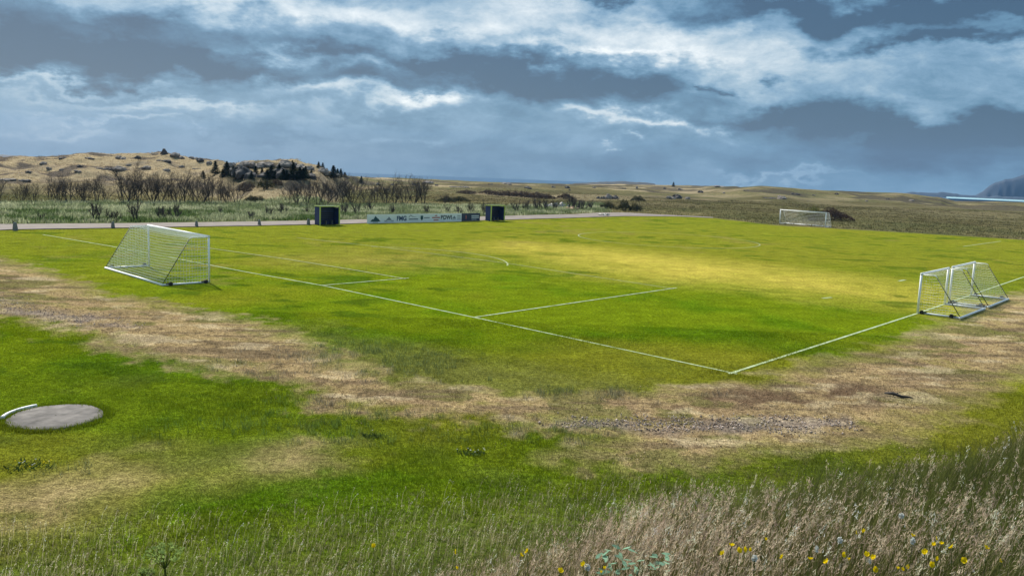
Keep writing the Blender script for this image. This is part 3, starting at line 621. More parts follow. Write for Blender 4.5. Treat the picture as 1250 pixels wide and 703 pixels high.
def rock(px, py, wpx, hpx, lab, k, grp='rock outcrops on the hill and heath'):
    pr = RK[k % 6]
    if pr.name in RKused: o = pr.copy(); COL.objects.link(o)
    else: o = pr; RKused.add(pr.name)
    q = hit(px, py); D = q[1]; s = wpx*D/F/2.0; o.location = q; o.scale = (s, s, max(hpx*D/F/.55, .2)); o.rotation_euler = (0, 0, (k*1.1) % 1-.5); tag(o, lab, 'rock', grp); return o
hr = [(12, 220.5, 20, 3), (27, 220.5, 16, 3), (52, 201, 8, 3), (77, 194, 12, 3), (60, 207, 6, 3), (100, 204, 8, 3), (76, 208, 6, 2.5), (128, 207, 16, 5), (143, 208, 18, 5), (110, 194, 14, 2), (148, 194.5, 12, 4), (171, 194, 9, 3.5), (158, 203, 7, 3), (188, 189, 8, 3),
      (212, 190.5, 12, 4), (222, 194, 10, 3), (236, 195, 10, 4), (248, 197, 10, 4), (257, 200, 9, 4), (200, 197, 12, 4), (178, 206, 10, 3), (222, 205, 9, 3), (95, 210, 8, 2), (38, 211, 9, 2), (205, 209, 10, 4), (240, 207, 9, 3)]
for i, (a, b, c, d_) in enumerate(hr): rock(a, b, c, d_, '%s weathered rock, %s from the left of those on the bare tan hill' % ('broad' if c > 11 else 'small', ORD[sum(1 for q in hr if q[0] < a or (q[0] == a and q[1] < b))]), i)
cl = [(283, 204, 16, 7), (296, 204.5, 16, 7), (310, 204, 24, 7), (328, 203, 24, 7), (345, 204, 24, 8), (362, 205, 20, 7), (378, 208, 18, 7), (290, 212, 24, 10), (304, 215, 26, 12), (320, 216, 28, 12), (338, 216, 28, 12), (354, 216, 24, 11), (370, 216, 22, 8), (392, 211.5, 16, 6), (405, 214, 14, 4)]
for i, (a, b, c, d_) in enumerate(cl): rock(a, b, c, d_, '%s rock by the conifers, %s from the left in its %s row' % ('tall dark' if b > 208 else 'broad', ORD[sum(1 for q in cl if (q[1] > 208) == (b > 208) and q[0] < a)], 'lower' if b > 208 else 'upper'), i*2+(1 if b > 208 and a < 380 else 0), 'rock blocks of the conifer outcrop')
lo = [(733, 243, 8, 7, 'dark upright rock at the left end of the mound beyond the road bend'), (741, 243, 10, 6, 'dark rock second from left on the mound beyond the road bend'), (752, 243, 12, 5, 'pale rock at the right of the mound beyond the road bend'), (818, 243, 10, 4, 'pale rock at left of the small outcrop right of the mound'),
      (830, 243, 12, 6, 'largest pale rock of the small outcrop right of the mound'), (841, 243.5, 9, 4, 'pale rock at the right of the small outcrop right of the mound'), (940, 242.5, 12, 3, 'dark flat rock left of two above the far goal'), (953, 243, 12, 3.5, 'dark flat rock right of two above the far goal'), (974, 238, 8, 2.5, 'small dark rock on the slope above the dark bush'),
      (878, 228.5, 12, 2, 'low rock on the skyline left of the tan mound'), (695, 230, 8, 3, 'low rock on the heath skyline above the right dugout side'), (620, 225, 14, 3, 'pale rock on the heath above the right dugout'), (560, 229, 18, 3, 'pale rock ledge on the heath above the advertising board'), (520, 224, 16, 3, 'pale rock ledge on the heath right of the outcrop'), (645, 230, 12, 3, 'pale rock between scrub band and skyline')]
for i, (a, b, c, d_, l) in enumerate(lo): rock(a, b, c, d_, l, i+1)
nr = 0
for i in range(26):
    rgk = np.random.default_rng(900+i); a = 430+i*27+rgk.uniform(-8, 8); b = np.interp(a, [430, 600, 900, 1180], [219, 227, 234, 246])+rgk.uniform(-2, 6)
    rock(a, b, rgk.uniform(3, 7), rgk.uniform(1.5, 3), 'small heath rock beyond the field, %s from the left of the low scattered ones' % ORD[i], i+1, 'small scattered rocks on the far heath')
# cairn
q = hit(200.5, 189); m = MB(); rg = np.random.default_rng(3)
cr = thing('cairn', q, 0, 'small stacked stone cairn on the summit of the tan hill', 'cairn')
for k in range(5):
    w_ = .75-.12*k; m.box((rg.uniform(-.05, .05), 0, .15+.27*k), (w_, .06, 0), (-.05, w_*.8, .03), (0, .02, .14))
m.build('stones', M_RD, cr)
# pale rubble and dumped blocks by the road
def rubble(px, py, n, spread, label, mat, sz):
    q = hit(px, py); o = thing('rubble_heap', q, 0, label, 'rubble'); m = MB(); rg = np.random.default_rng(int(px))
    for k in range(n):
        a = rg.normal(0, 1, 3)*spread; s = rg.uniform(.4, 1)*sz; R = np.linalg.qr(rg.normal(0, 1, (3, 3)))[0]; m.box((a[0], a[1], abs(a[2])*.3+.1), R[0]*s, R[1]*s*.7, R[2]*s*.5)
    m.build('stones', mat, o)
rubble(681, 254, 26, 1.0, 'heap of pale rubble beside the young bushes left of the road bend', M_RP2, .32)
rubble(697, 257, 12, .7, 'small heap of orange-tinted pale rubble right of the bigger pale heap', simple('orange_rubble', (.55, .36, .22), .9, var=.35, scale=3), .3)
rubble(737, 263.5, 9, .45, 'few white dumped blocks on the gravel road bend', M_RP2, .25)
# dark stick
p = G(1096, 485); sk = MB(); sk.tube([(-.38, .12, .06), (-.15, .03, .10), (.1, -.03, .05), (.32, -.02, .06), (.42, .03, .03)], [.03, .055, .045, .03, .015], 6); sk.tube([(-.1, .02, .08), (.05, .12, .16)], [.02, .008], 5)
o = sk.build('stick', simple('dark_wood', (.02, .018, .016), .8), None, True, p); o.rotation_euler = (0, 0, -.4); tag(o, 'short dark weathered stick lying on the dry dirt track at right', 'stick')

# ------------------------------------------------------------------ grass (stuff)
def blades(P, n_per, hgt, wid, lean, spread, colf, cvar, seed, wind=(0, 0)):
    """mesh of curved blades: P (n,3) clump points; hgt (n,) heights"""
    rg = np.random.default_rng(seed); N = len(P)*n_per; B = np.repeat(P, n_per, 0); h = np.repeat(hgt, n_per)*rg.uniform(.55, 1.15, N)
    a = rg.uniform(0, 2*math.pi, N); rr = np.sqrt(rg.uniform(0, 1, N))*spread; B = B+np.stack([rr*np.cos(a), rr*np.sin(a), np.zeros(N)], 1)
    b = rg.uniform(0, 2*math.pi, N); ln = np.abs(rg.normal(0, lean, N)); D = np.stack([np.cos(b)*ln+wind[0], np.sin(b)*ln+wind[1], np.zeros(N)], 1)
    fa = rg.uniform(0, math.pi, N); Wv = np.stack([np.cos(fa), np.sin(fa), np.zeros(N)], 1)*(wid*rg.uniform(.6, 1.3, N))[:, None]/2
    hz = h[:, None]*np.array([[0, 0, 1.]]); p0 = B; p1 = B+hz*.55+D*h[:, None]*.25; p2 = B+hz*.97+D*h[:, None]
    V = np.stack([p0-Wv, p0+Wv, p1-Wv*.8, p1+Wv*.8, p2], 1).reshape(-1, 3); i = np.arange(N)*5
    T = np.concatenate([np.stack([i, i+1, i+3], 1), np.stack([i, i+3, i+2], 1), np.stack([i+2, i+3, i+4], 1)])
    c = colf(B)*(1+cvar*rg.normal(0, 1, (N, 1))); c = np.clip(c, .004, .9); C = np.repeat(c, 5, 0); return V, T, C
def merge(L):
    V = []; T = []; C = []; n = 0
    for v, t, c in L: V.append(v); T.append(t+n); C.append(c); n += len(v)
    return np.concatenate(V), np.concatenate(T), np.concatenate(C)
def wedge(n, y0, y1, rg, half=.66, pw=1.):
    y = y0+(y1-y0)*rg.uniform(0, 1, n)**pw; x = rg.uniform(-1, 1, n)*y*half; return x, y
# short lawn tufts nearer than the pitch line
rg = np.random.default_rng(101)
x, y = wedge(85000, 9.5, 36, rg, .66, .8); col = ground_col(x, y); keep = (pmask(P_EDGE, x, y, .3) < .5)
green = np.clip((col[:, 1]-col[:, 0])*12+.35, .12, 1); keep &= rg.uniform(0, 1, len(x)) < green
hn = fbm(x/2.5, y/2.5, 131, 3); x = x[keep]; y = y[keep]; hn = hn[keep]
P_ = np.stack([x, y, height(x, y)], 1); hh = .025+.05*sstep(.4, .8, hn)
dc = np.hypot(x-cv.location.x, y-cv.location.y); ok = dc > 1.1; P_ = P_[ok]; hh = hh[ok]
qa_ = rg.uniform(0, 2*math.pi, 700); qr_ = rg.uniform(1.06, 1.22, 700); px_ = cv.location.x+qr_*np.cos(qa_); py_ = cv.location.y+qr_*np.sin(qa_); P_ = np.concatenate([P_, np.stack([px_, py_, np.zeros(700)], 1)]); hh = np.r_[hh, rg.uniform(.05, .13, 700)]
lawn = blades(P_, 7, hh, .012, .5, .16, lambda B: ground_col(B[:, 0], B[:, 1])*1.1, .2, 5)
# rough pale tussocks along track edges
tus = []
TP = [poly(q) for q in ([(250, 440), (420, 415), (600, 440), (600, 462), (470, 465), (390, 445), (300, 470)], [(500, 508), (640, 505), (760, 530), (640, 545), (520, 530)], [(420, 495), (560, 520), (520, 545), (380, 545), (300, 520), (330, 480)], [(655, 474), (760, 476), (760, 486), (655, 486)], [(0, 566), (70, 562), (120, 570), (60, 580), (0, 580)], [(180, 525), (290, 505), (300, 525), (190, 545)], [(640, 468), (900, 478), (900, 490), (640, 488)])]
for k, Pq in enumerate(TP):
    lo_ = Pq.min(0); hi_ = Pq.max(0); n = int(max(40, min(7000, np.prod(hi_-lo_)*26))); qx = rg.uniform(lo_[0], hi_[0], n); qy = rg.uniform(lo_[1], hi_[1], n); mk = pmask(Pq, qx, qy, .8)*sstep(.3, .6, fbm(qx/1.2, qy/1.2, 140, 3)) > rg.uniform(0, 1, n)
    qx = qx[mk]; qy = qy[mk]
    if len(qx): tus.append(blades(np.stack([qx, qy, height(qx, qy)], 1), 9, rg.uniform(.07, .2, len(qx)), .012, .5, .12, lambda B: ground_col(B[:, 0], B[:, 1])*np.array([[.9, .98, 1.3]])+np.array([[.02, .03, .02]]), .3, 50+k))
# dry straw stubble on the track
x, y = wedge(36000, 15, 45, rg, .66, .9); m_ = pmask(P_TRACK, x, y, .5) > .5; x = x[m_]; y = y[m_]
straw = blades(np.stack([x, y, np.zeros(len(x))], 1), 4, np.full(len(x), .045), .014, 1.4, .2, lambda B: ground_col(B[:, 0], B[:, 1])*1.15, .35, 77)
V, T, C = merge([lawn]+tus+[straw]); tag(fast_mesh('lawn_grass', V, T, 3, M_BLADE, C), 'short green and straw-coloured grass tufts covering lawn and dirt track', 'grass', kind='stuff')

# tall bank grass
rg = np.random.default_rng(202)
def bankcol(B):
    n = fbm(B[:, 0]*.7, B[:, 1]*.7, 151, 3)[:, None]; m = fbm(B[:, 0]*2.2, B[:, 1]*2.2, 155, 2)[:, None]
    a = np.array([[.065, .105, .018]])*(1-n)+np.array([[.16, .145, .055]])*n; return a*(.7+.6*m)
def edge(x): return bank_edge(np.clip(x, -6, 9))
x, y = wedge(9000, 1.6, 9.5, rg, .78, .7); s = y-edge(x); k = (s < 1.0); x = x[k]; y = y[k]
dens = sstep(-1.0, .8, x+.8+(.5*fbm(x, y, 161, 2))); tall = .20+.26*dens
Pb = np.stack([x, y, height(x, y)], 1)
b1 = blades(Pb, 13, tall*(.8+.4*rg.uniform(0, 1, len(x))), .0042, .45, .09, bankcol, .25, 9, (.18, 0))
# medium rough grass on the foot of the bank and lawn edge
x, y = wedge(26000, 6, 19, rg, .70, 1.); mk = pmask(P_EDGE, x+(fbm(x, y, 171, 3)-.5)*2, y+(fbm(x, y, 172, 3)-.5)*2.5, 2.)*1.0 > rg.uniform(0, 1, len(x)); mk &= (y-edge(x) > .8); x = x[mk]; y = y[mk]
b2 = blades(np.stack([x, y, height(x, y)], 1), 9, .05+.22*fbm(x/1.5, y/1.5, 175, 2)*(.35+.65*sstep(-.1,.4,x/y)), .008, .4, .12, lambda B: bankcol(B)*(1.75-.55*sstep(0, .35, B[:, 0]/B[:, 1]))[:, None], .25, 10, (.15, 0))
V, T, C = merge([b1, b2]); tag(fast_mesh('tall_grass', V, T, 3, M_BLADE, C), 'tall dark olive grass covering the bank in the foreground', 'grass', kind='stuff')
# seed heads: stem plus a plume of small spikelets
def seedheads(P, hgt, seed, colr, plume=.11, wd=.0045, wind=.25, nsp=16):
    rg = np.random.default_rng(seed); N = len(P); a = rg.normal(0, .16, (N, 2)); a[:, 0] += wind; h = hgt*rg.uniform(.75, 1.2, N)
    top = P+np.stack([a[:, 0]*h, a[:, 1]*h, h], 1); mid = P+np.stack([a[:, 0]*h*.3, a[:, 1]*h*.3, h*.55], 1); w = np.array([[.0011, .0004, 0]])
    V = np.stack([P-w, P+w, mid-w, mid+w, top], 1).reshape(-1, 3); i = np.arange(N)*5; T = np.concatenate([np.stack([i, i+1, i+3], 1), np.stack([i, i+3, i+2], 1), np.stack([i+2, i+3, i+4], 1)])
    base = np.array(colr)[None]*(1+.25*rg.normal(0, 1, (N, 1))); hue = rg.uniform(0, 1, (N, 1)); base = base*np.clip(1+.35*rg.normal(0, 1, (N, 1)), .25, 1.6); base = base*(1-hue*.5)+np.array([[.27, .155, .145]])*hue*.55
    C = np.repeat(np.clip(base*.8, .01, .9), 5, 0); S = N*nsp; tp = np.repeat(top, nsp, 0); dd = top-mid; dd /= np.linalg.norm(dd, axis=1)[:, None]; dd = np.repeat(dd, nsp, 0)
    t = rg.uniform(0, 1, (S, 1)); pl_ = plume*np.repeat(rg.uniform(.6, 1.3, N), nsp)[:, None]; c = tp-dd*t*pl_; rad = rg.normal(0, 1, (S, 3))*.010*np.sin(math.pi*(t*.85+.12)); c = c+rad
    u = dd+rg.normal(0, .45, (S, 3)); u /= np.linalg.norm(u, axis=1)[:, None]; v = np.cross(u, rg.normal(0, 1, (S, 3))); v /= np.linalg.norm(v, axis=1)[:, None]
    L_ = .010; V2 = np.stack([c-u*L_-v*wd*.4, c-u*L_+v*wd*.4, c+u*L_*1.2], 1).reshape(-1, 3); T2 = np.arange(3*S).reshape(-1, 3); C2 = np.repeat(np.repeat(np.clip(base, .01, .9), nsp, 0)*(1+.2*rg.normal(0, 1, (S, 1))), 3, 0)
    return merge([(V, T, C), (V2, T2, np.clip(C2, .01, .9))])
x, y = wedge(34000, 1.9, 9.0, rg, .74, .75); s = y-edge(x); k = (s < .5) & ((x/y > -.24+.1*np.sin(y*5)) | (rg.uniform(0, 1, len(x)) < .30)); k &= rg.uniform(0, 1, len(x)) > .35*sstep(.22, .38, x/y)*sstep(3.7, 4.8, y); k &= rg.uniform(0, 1, len(x)) < (.12+.88*np.maximum(sstep(.38, .6, fbm(x*.9, y*.9, 181, 3)), (1-sstep(-.02, .08, x/y))*.9))*(1-.4*sstep(.15, .35, x/y)); x = x[k]; y = y[k]
sh1 = seedheads(np.stack([x, y, height(x, y)], 1), .34+.10*sstep(-.1, .1, x/y), 11, (.74, .60, .42))
x, y = wedge(10000, 9.3, 17, rg, .70, 1.); mk = (pmask(P_EDGE, x, y, 1.6) > rg.uniform(0, 1, len(x))); x = x[mk]; y = y[mk]
sh2 = seedheads(np.stack([x, y, height(x, y)], 1), rg.uniform(.16, .42, len(x)), 12, (.72, .64, .44), plume=.12, wd=.010, nsp=8)
V, T, C = merge([sh1, sh2]); tag(fast_mesh('seed_grass', V, T, 3, M_BLADE, C), 'pale straw and purple-brown grass seed heads bending on the bank', 'grass', kind='stuff')
# ground cover on the verge and heath tussocks
rg = np.random.default_rng(303); lo_ = P_VERGE.min(0); hi_ = P_VERGE.max(0); qx = rg.uniform(lo_[0], hi_[0], 60000); qy = rg.uniform(lo_[1], hi_[1], 60000); mk = (pmask(P_VERGE, qx, qy, 1.5) > rg.uniform(0, 1, 60000)); qx = qx[mk][:16000]; qy = qy[mk][:16000]
def vcol(B):
    n = sstep(.42, .6, fbm(B[:, 0]/4, B[:, 1]/4, 191, 4))[:, None]; hd = sstep(105, 112, np.hypot(B[:, 0], B[:, 1]))[:, None]; n = np.clip(n*.7+hd*.3, 0, 1); return np.array([[.085, .13, .04]])*(1-n)+np.array([[.40, .41, .25]])*n
vg = blades(np.stack([qx, qy, height(qx, qy)], 1), 6, rg.uniform(.25, .6, len(qx)), .09, .5, .5, vcol, .3, 21)
qr = rg.uniform(118, 260, 26000); qa = rg.uniform(-.62, .62, 26000); qx = np.sin(qa)*qr; qy = np.cos(qa)*qr; mk = (pmask(P_MOWN, qx, qy, 1) < .1) & (pmask(P_ROAD, qx, qy, 1) < .1) & (pmask(P_VERGE, qx, qy, 1) < .5); qx = qx[mk]; qy = qy[mk]
ht = blades(np.stack([qx, qy, height(qx, qy)], 1), 5, rg.uniform(.08, .3, len(qx)), .10, .9, .7, lambda B: ground_col(B[:, 0], B[:, 1])*1.05, .25, 22)
V, T, C = merge([vg, ht]); tag(fast_mesh('ground_cover', V, T, 3, M_BLADE, C), 'grey-green and pale ground cover on the verge and heath beyond the pitch', 'ground cover', kind='stuff')
# loose gravel on the track
rg = np.random.default_rng(404); mg = []
for Pq, n in ((P_GRAV1, 1300), (P_GRAV2, 700)):
    lo_ = Pq.min(0); hi_ = Pq.max(0); qx = rg.uniform(lo_[0], hi_[0], n*6); qy = rg.uniform(lo_[1], hi_[1], n*6); mk = pmask(Pq, qx, qy, .6)*sstep(.3, .5, fbm(qx/.6, qy/.6, 145, 2)) > rg.uniform(0, 1, n*6); qx = qx[mk][:n]; qy = qy[mk][:n]; mg.append(np.stack([qx, qy], 1))
lo_ = P_TRACK.min(0); hi_ = P_TRACK.max(0); qx = rg.uniform(lo_[0], hi_[0], 60000); qy = rg.uniform(lo_[1], np.minimum(hi_[1], 40), 60000); mk = pmask(P_TRACK, qx, qy, 1.5)*sstep(.45, .65, fbm(qx/1.5, qy/1.2, 147, 3)) > rg.uniform(0, 1, 60000); mg.append(np.stack([qx[mk], qy[mk]], 1)[:4500])
n0 = len(mg[0])+len(mg[1]); Q = np.concatenate(mg); N = len(Q); s = rg.uniform(.008, .034, (N, 1, 1)); s[n0:] *= .62; O = np.array([[1, 0, 0], [-1, 0, 0], [0, 1, 0], [0, -1, 0], [0, 0, 1], [0, 0, -1.]])[None]*(1+.4*rg.normal(0, 1, (N, 6, 1)))*s
V = (np.concatenate([Q, np.full((N, 1), .015)], 1)[:, None, :]+O).reshape(-1, 3); base = np.array([(0, 2, 4), (2, 1, 4), (1, 3, 4), (3, 0, 4), (2, 0, 5), (1, 2, 5), (3, 1, 5), (0, 3, 5)]); T = (np.arange(N)[:, None, None]*6+base[None]).reshape(-1, 3)
bc = np.tile(np.array([[.30, .245, .21]]), (N, 1)); bc[n0:] = (.33, .25, .15); C = np.repeat(bc*rg.uniform(.3, 1.9, (N, 1)), 6, 0); gm = foliage('loose_stone', trans=0.); tag(fast_mesh('loose_gravel', V, T, 3, gm, C), 'loose grey gravel scattered in the dirt track', 'gravel', kind='stuff')

# ------------------------------------------------------------------ flowers and plants of the bank
M_PETY = foliage('yellow_petal', (.80, .60, .01), .06, .3); M_PETW = foliage('white_petal', (.75, .75, .70), .05, .3); M_STEM = foliage('green_stem', (.07, .10, .02), .2, .1); M_FLG = foliage('pale_umbel', (.32, .42, .12), .2, .3); M_LEAF = foliage('blue_green_leaf', (.22, .36, .24), .3, .3, 14)
def make_flower(kind):
    root = thing('buttercup' if kind == 'y' else 'white_flower', cat='flower', group='yellow flowers in the bank grass' if kind == 'y' else 'white flowers in the bank grass', label='x')
    a = MB().tube([(0, 0, -.38), (.012, 0, -.18), (0, 0, 0)], .0018, 4).build('stem', M_STEM, root); m = MB(); n = 5 if kind == 'y' else 9
    for k in range(n):
        t = 2*math.pi*k/n; d = np.array([math.cos(t), math.sin(t), 0]); w = np.array([-math.sin(t), math.cos(t), 0]); L_ = .013 if kind == 'y' else .012; b_ = .0075 if kind == 'y' else .005
        m.add([(0, 0, 0), d*L_*.6+w*b_+np.array([0, 0, .004]), d*L_+w*b_*.5+np.array([0, 0, .009]), d*L_-w*b_*.5+np.array([0, 0, .009]), d*L_*.6-w*b_+np.array([0, 0, .004])], [(0, 1, 2, 3, 4)])
    if kind != 'y':
        for j in range(30):
            g = np.random.default_rng(j).normal(0, 1, 3); g /= np.linalg.norm(g); m.tube([(0, 0, .004), g*.013+np.array([0, 0, .006])], [.002, .003], 3)
    b = m.build('petals', M_PETY if kind == 'y' else M_PETW, root); c = MB().tube([(0, 0, -.002), (0, 0, .005)], [.003, .004], 8).build('flower_centre', M_PETY, root); TREE[root.name] = [a, b, c]; return root
FY = make_flower('y'); FW = make_flower('w')
ys = [(893, 666), (902, 672), (909, 671), (916, 672), (882, 676), (955, 680), (989, 682.5), (1009, 686), (1029, 677), (1036, 683), (1058, 677), (1066, 681), (1045, 651), (1054, 649), (1114, 654), (1129, 674), (1140, 665), (1143, 658), (1149, 664), (1144, 683), (1137, 689), (1162, 668), (1177, 684), (1204, 669), (1221, 685), (1096, 694), (1102, 696), (1108, 693), (1069, 695), (712, 689), (716, 693), (734, 699), (738, 694), (684, 697), (555, 674), (558, 694), (636, 678), (644, 673), (935, 659), (456, 667)]
ys.sort()
for i, q in enumerate(ys):
    o = FY if i == 0 else copy_tree(FY); d = ray(*q); D = 3.3 if q[1] > 660 else 3.6; t = D/d[1]; P0 = d*t+np.array([0, 0, H])
    g = float(height(P0[0], P0[1])); o.location = P0; 
    if P0[2]-g > .55: P0[2] = P0[2]
    o.rotation_euler = (.1*math.sin(i*2.1), .1*math.sin(i*1.7), i)
    for kk in [k_ for k_ in kids(o) if not k_.name.startswith('stem')]: kk.rotation_euler = (.5+.5*math.sin(i*2.1), .5*math.sin(i*1.7), 0)
    s = .68+.25*math.sin(i*5.3); o.scale = (s, s, 1.1)
    o['label'] = 'small yellow flower, %s from the left of the yellow ones in the bank grass' % ORD[i]
for i, q in enumerate([(921, 683, 1.4), (1025, 661, 1.2), (1100, 631, 1.3), (1114, 662, 1.1), (997, 672, .8), (1062, 686, .6), (717, 694, 1.3)]):
    o = FW if i == 0 else copy_tree(FW); d = ray(*q[:2]); t = (3.3 if q[1] > 640 else 3.9)/d[1]; P0 = d*t+np.array([0, 0, H]); o.location = P0; o.scale = (q[2]*.75,)*2+(1.2,); o.rotation_euler = (.1, 0, i)
    o['label'] = ['white fluffy flower low left of the cluster of yellow flowers', 'narrow white flower above the middle of the yellow flowers', 'round white flower highest up in the bank grass', 'round white flower just left of the densest yellow flowers', 'small white flower second from left in the yellow cluster', 'tiny white flower low between yellow flowers at centre right', 'white flower beside the broad-leaved plant at bottom centre'][i]
def umbel(px, py, D, size, label):
    d = ray(px, py); P0 = d*(D/d[1])+np.array([0, 0, H]); r = thing('angelica', P0, 0, label, 'plant'); g = float(height(P0[0], P0[1]))
    MB().tube([(0, 0, g-P0[2]), (.02, 0, (g-P0[2])*.5), (0, 0, -.06*size)], [.007, .006, .005], 6).build('stem', M_STEM, r); m = MB(); f = MB(); rg = np.random.default_rng(int(px))
    for k in range(22):
        a = rg.uniform(0, 2*math.pi); R = math.sqrt(rg.uniform(0, 1)); e_ = np.array([R*.075*size*math.cos(a), R*.075*size*math.sin(a), .03*size*(1-R*R)]); m.tube([(0, 0, -.06*size), e_*.6+np.array([0, 0, -.012]), e_], .0015, 3)
        for j in range(14):
            c = e_+rg.normal(0, .007*size, 3); u_ = rg.normal(0, 1, 3)*.003*size; v_ = rg.normal(0, 1, 3)*.003*size; f.add([c-u_, c+v_, c+u_, c-v_], [(0, 1, 2, 3)])
    m.build('flower_stalks', M_STEM, r); f.build('flower_head', M_FLG, r)
umbel(201, 677, 3.6, 1.15, 'pale green umbrella-shaped flower head rising from the grass at lower left'); umbel(176, 700, 3.5, .6, 'smaller pale green flower head at the bottom edge at lower left')
d = ray(772, 690); P0 = d*(3.7/d[1])+np.array([0, 0, H]); r = thing('leafy_plant', P0, 0, 'pale blue-green broad-leaved plant at the bottom of the bank grass', 'plant')
m = MB(); rg = np.random.default_rng(9)
for k in range(46):
    a = rg.uniform(0, 2*math.pi); R = .02+.13*math.sqrt(rg.uniform(0, 1)); c = np.array([R*math.cos(a)*1.15, R*math.sin(a)*.6, .03*rg.normal()+.02]); t = rg.uniform(0, 2*math.pi); u_ = np.array([math.cos(t), math.sin(t), rg.normal()*.3])*.024; v_ = np.array([-math.sin(t), math.cos(t), rg.normal()*.3])*.009
    m.add([c-u_, c-u_*.3+v_, c+u_*.4+v_*.8, c+u_, c+u_*.4-v_*.8, c-u_*.3-v_], [(0, 1, 2, 3, 4, 5)])
m.build('leaves', M_LEAF, r); g = float(height(P0[0], P0[1])); m = MB()
for k in range(6): a = k*1.05; m.tube([(0, 0, g-P0[2]), (.08*math.cos(a), .05*math.sin(a), 0)], .0025, 4)
m.build('stems', M_STEM, r)

M_WEED = foliage('weed_leaf', (.06, .095, .025), .3, .25)
def weed(px, py, w_, label, fy, fw):
    q = G(px, py); r = thing('weed_clump', q, 0, label, 'plant'); rg = np.random.default_rng(int(px)+5); m = MB(); f1 = MB(); f2 = MB()
    for k in range(55):
        a = rg.uniform(0, 2*math.pi); R = w_*math.sqrt(rg.uniform(0, 1)); b = np.array([R*math.cos(a), R*math.sin(a)*.6, 0]); t = b+np.array([rg.normal()*.08, rg.normal()*.08, rg.uniform(.03, .12)]); u = np.array([math.cos(a*3), math.sin(a*3), 0])*.02
        m.add([b-u*.3, b+u*.3, (b+t)/2+u, t, (b+t)/2-u], [(0, 1, 2, 3, 4)])
    for f, n in ((f1, fy), (f2, fw)):
        for k in range(n):
            a = rg.uniform(0, 2*math.pi); R = w_*math.sqrt(rg.uniform(0, 1)); c = np.array([R*math.cos(a), R*math.sin(a)*.6, rg.uniform(.08, .14)])
            for j in range(5): t = j*1.257; f.add([c, c+np.array([math.cos(t-.4), math.sin(t-.4), .4])*.018, c+np.array([math.cos(t+.4), math.sin(t+.4), .4])*.018], [(0, 1, 2)])
    m.build('leaves', M_WEED, r); f1.build('yellow_flowers', M_PETY, r); f2.build('white_flowers', M_PETW, r)
weed(574, 553, .35, 'small dark weed clump with white and yellow flowers in mid-foreground lawn', 5, 9)
weed(35, 571, .5, 'dark weed clump with yellow flowers in the lawn below the well cover', 9, 7)
weed(453, 533, .22, 'small dark weed tuft on the lawn just below the dry track', 1, 1)

# ------------------------------------------------------------------ haze
hz = MB(); hz.box((0, 0, 40), (3100, 0, 0), (0, 3100, 0), (0, 0, 83)); hm = bpy.data.materials.new('haze_air'); hm.use_nodes = True; nt = hm.node_tree; nt.nodes.clear(); out = nt.nodes.new('ShaderNodeOutputMaterial'); pv = nt.nodes.new('ShaderNodeVolumePrincipled')
pv.inputs['Density'].default_value = .00009; pv.inputs['Color'].default_value = (.30, .58, 1, 1); pv.inputs['Anisotropy'].default_value = .0
nt.links.new(pv.outputs[0], out.inputs['Volume']); o = hz.build('haze', hm); tag(o, kind='stuff')

# ------------------------------------------------------------------ sun and sky
sv = np.array([-1.43, 2.26]); sv /= np.linalg.norm(sv); EL = math.radians(42); sdir = Vector((sv[0]*math.cos(EL), sv[1]*math.cos(EL), math.sin(EL)))
su = bpy.data.lights.new('sun', 'SUN'); su.energy = 4.8; su.angle = math.radians(.53); su.color = (1, .95, .86); so = bpy.data.objects.new('sun', su); COL.objects.link(so); so.rotation_euler = sdir.to_track_quat('Z', 'Y').to_euler(); so.location = (0, 0, 60)
w = bpy.data.worlds.new('World'); scene.world = w; w.use_nodes = True; nt = w.node_tree; nt.nodes.clear(); N = nt.nodes.new; L = nt.links.new
out = N('ShaderNodeOutputWorld'); bg = N('ShaderNodeBackground'); bg.inputs['Strength'].default_value = .1; L(bg.outputs[0], out.inputs[0])
sk = N('ShaderNodeTexSky'); sk.sky_type = 'NISHITA'; sk.sun_disc = False; sk.sun_elevation = EL; sk.sun_rotation = math.atan2(sdir.x, sdir.y)
tc = N('ShaderNodeTexCoord'); nrm = N('ShaderNodeVectorMath'); nrm.operation = 'NORMALIZE'; L(tc.outputs['Generated'], nrm.inputs[0]); sp = N('ShaderNodeSeparateXYZ'); L(nrm.outputs[0], sp.inputs[0])
def mth(op, a, b=None, c=None, clamp=False):
    n = N('ShaderNodeMath'); n.operation = op; n.use_clamp = clamp
    for i, q in enumerate((a, b, c)):
        if q is None: continue
        if isinstance(q, (int, float)): n.inputs[i].default_value = q
        else: L(q, n.inputs[i])
    return n.outputs[0]
az = mth('ARCTAN2', sp.outputs[0], sp.outputs[1]); elv = mth('ARCSINE', sp.outputs[2])
den = mth('ADD', mth('MAXIMUM', sp.outputs[2], 0.), .26)
cb = N('ShaderNodeCombineXYZ'); L(mth('DIVIDE', sp.outputs[0], den), cb.inputs[0]); L(mth('DIVIDE', sp.outputs[1], den), cb.inputs[1]); cb.inputs[2].default_value = 1.7
def noi(scale, det, ro, off=(0, 0, 0), vec=None, dist=0.):
    mp = N('ShaderNodeMapping'); mp.inputs['Location'].default_value = off; L(vec or cb.outputs[0], mp.inputs[0]); n = N('ShaderNodeTexNoise'); n.inputs['Scale'].default_value = scale; n.inputs['Detail'].default_value = det; n.inputs['Roughness'].default_value = ro; n.inputs['Distortion'].default_value = dist; L(mp.outputs[0], n.inputs['Vector']); return n
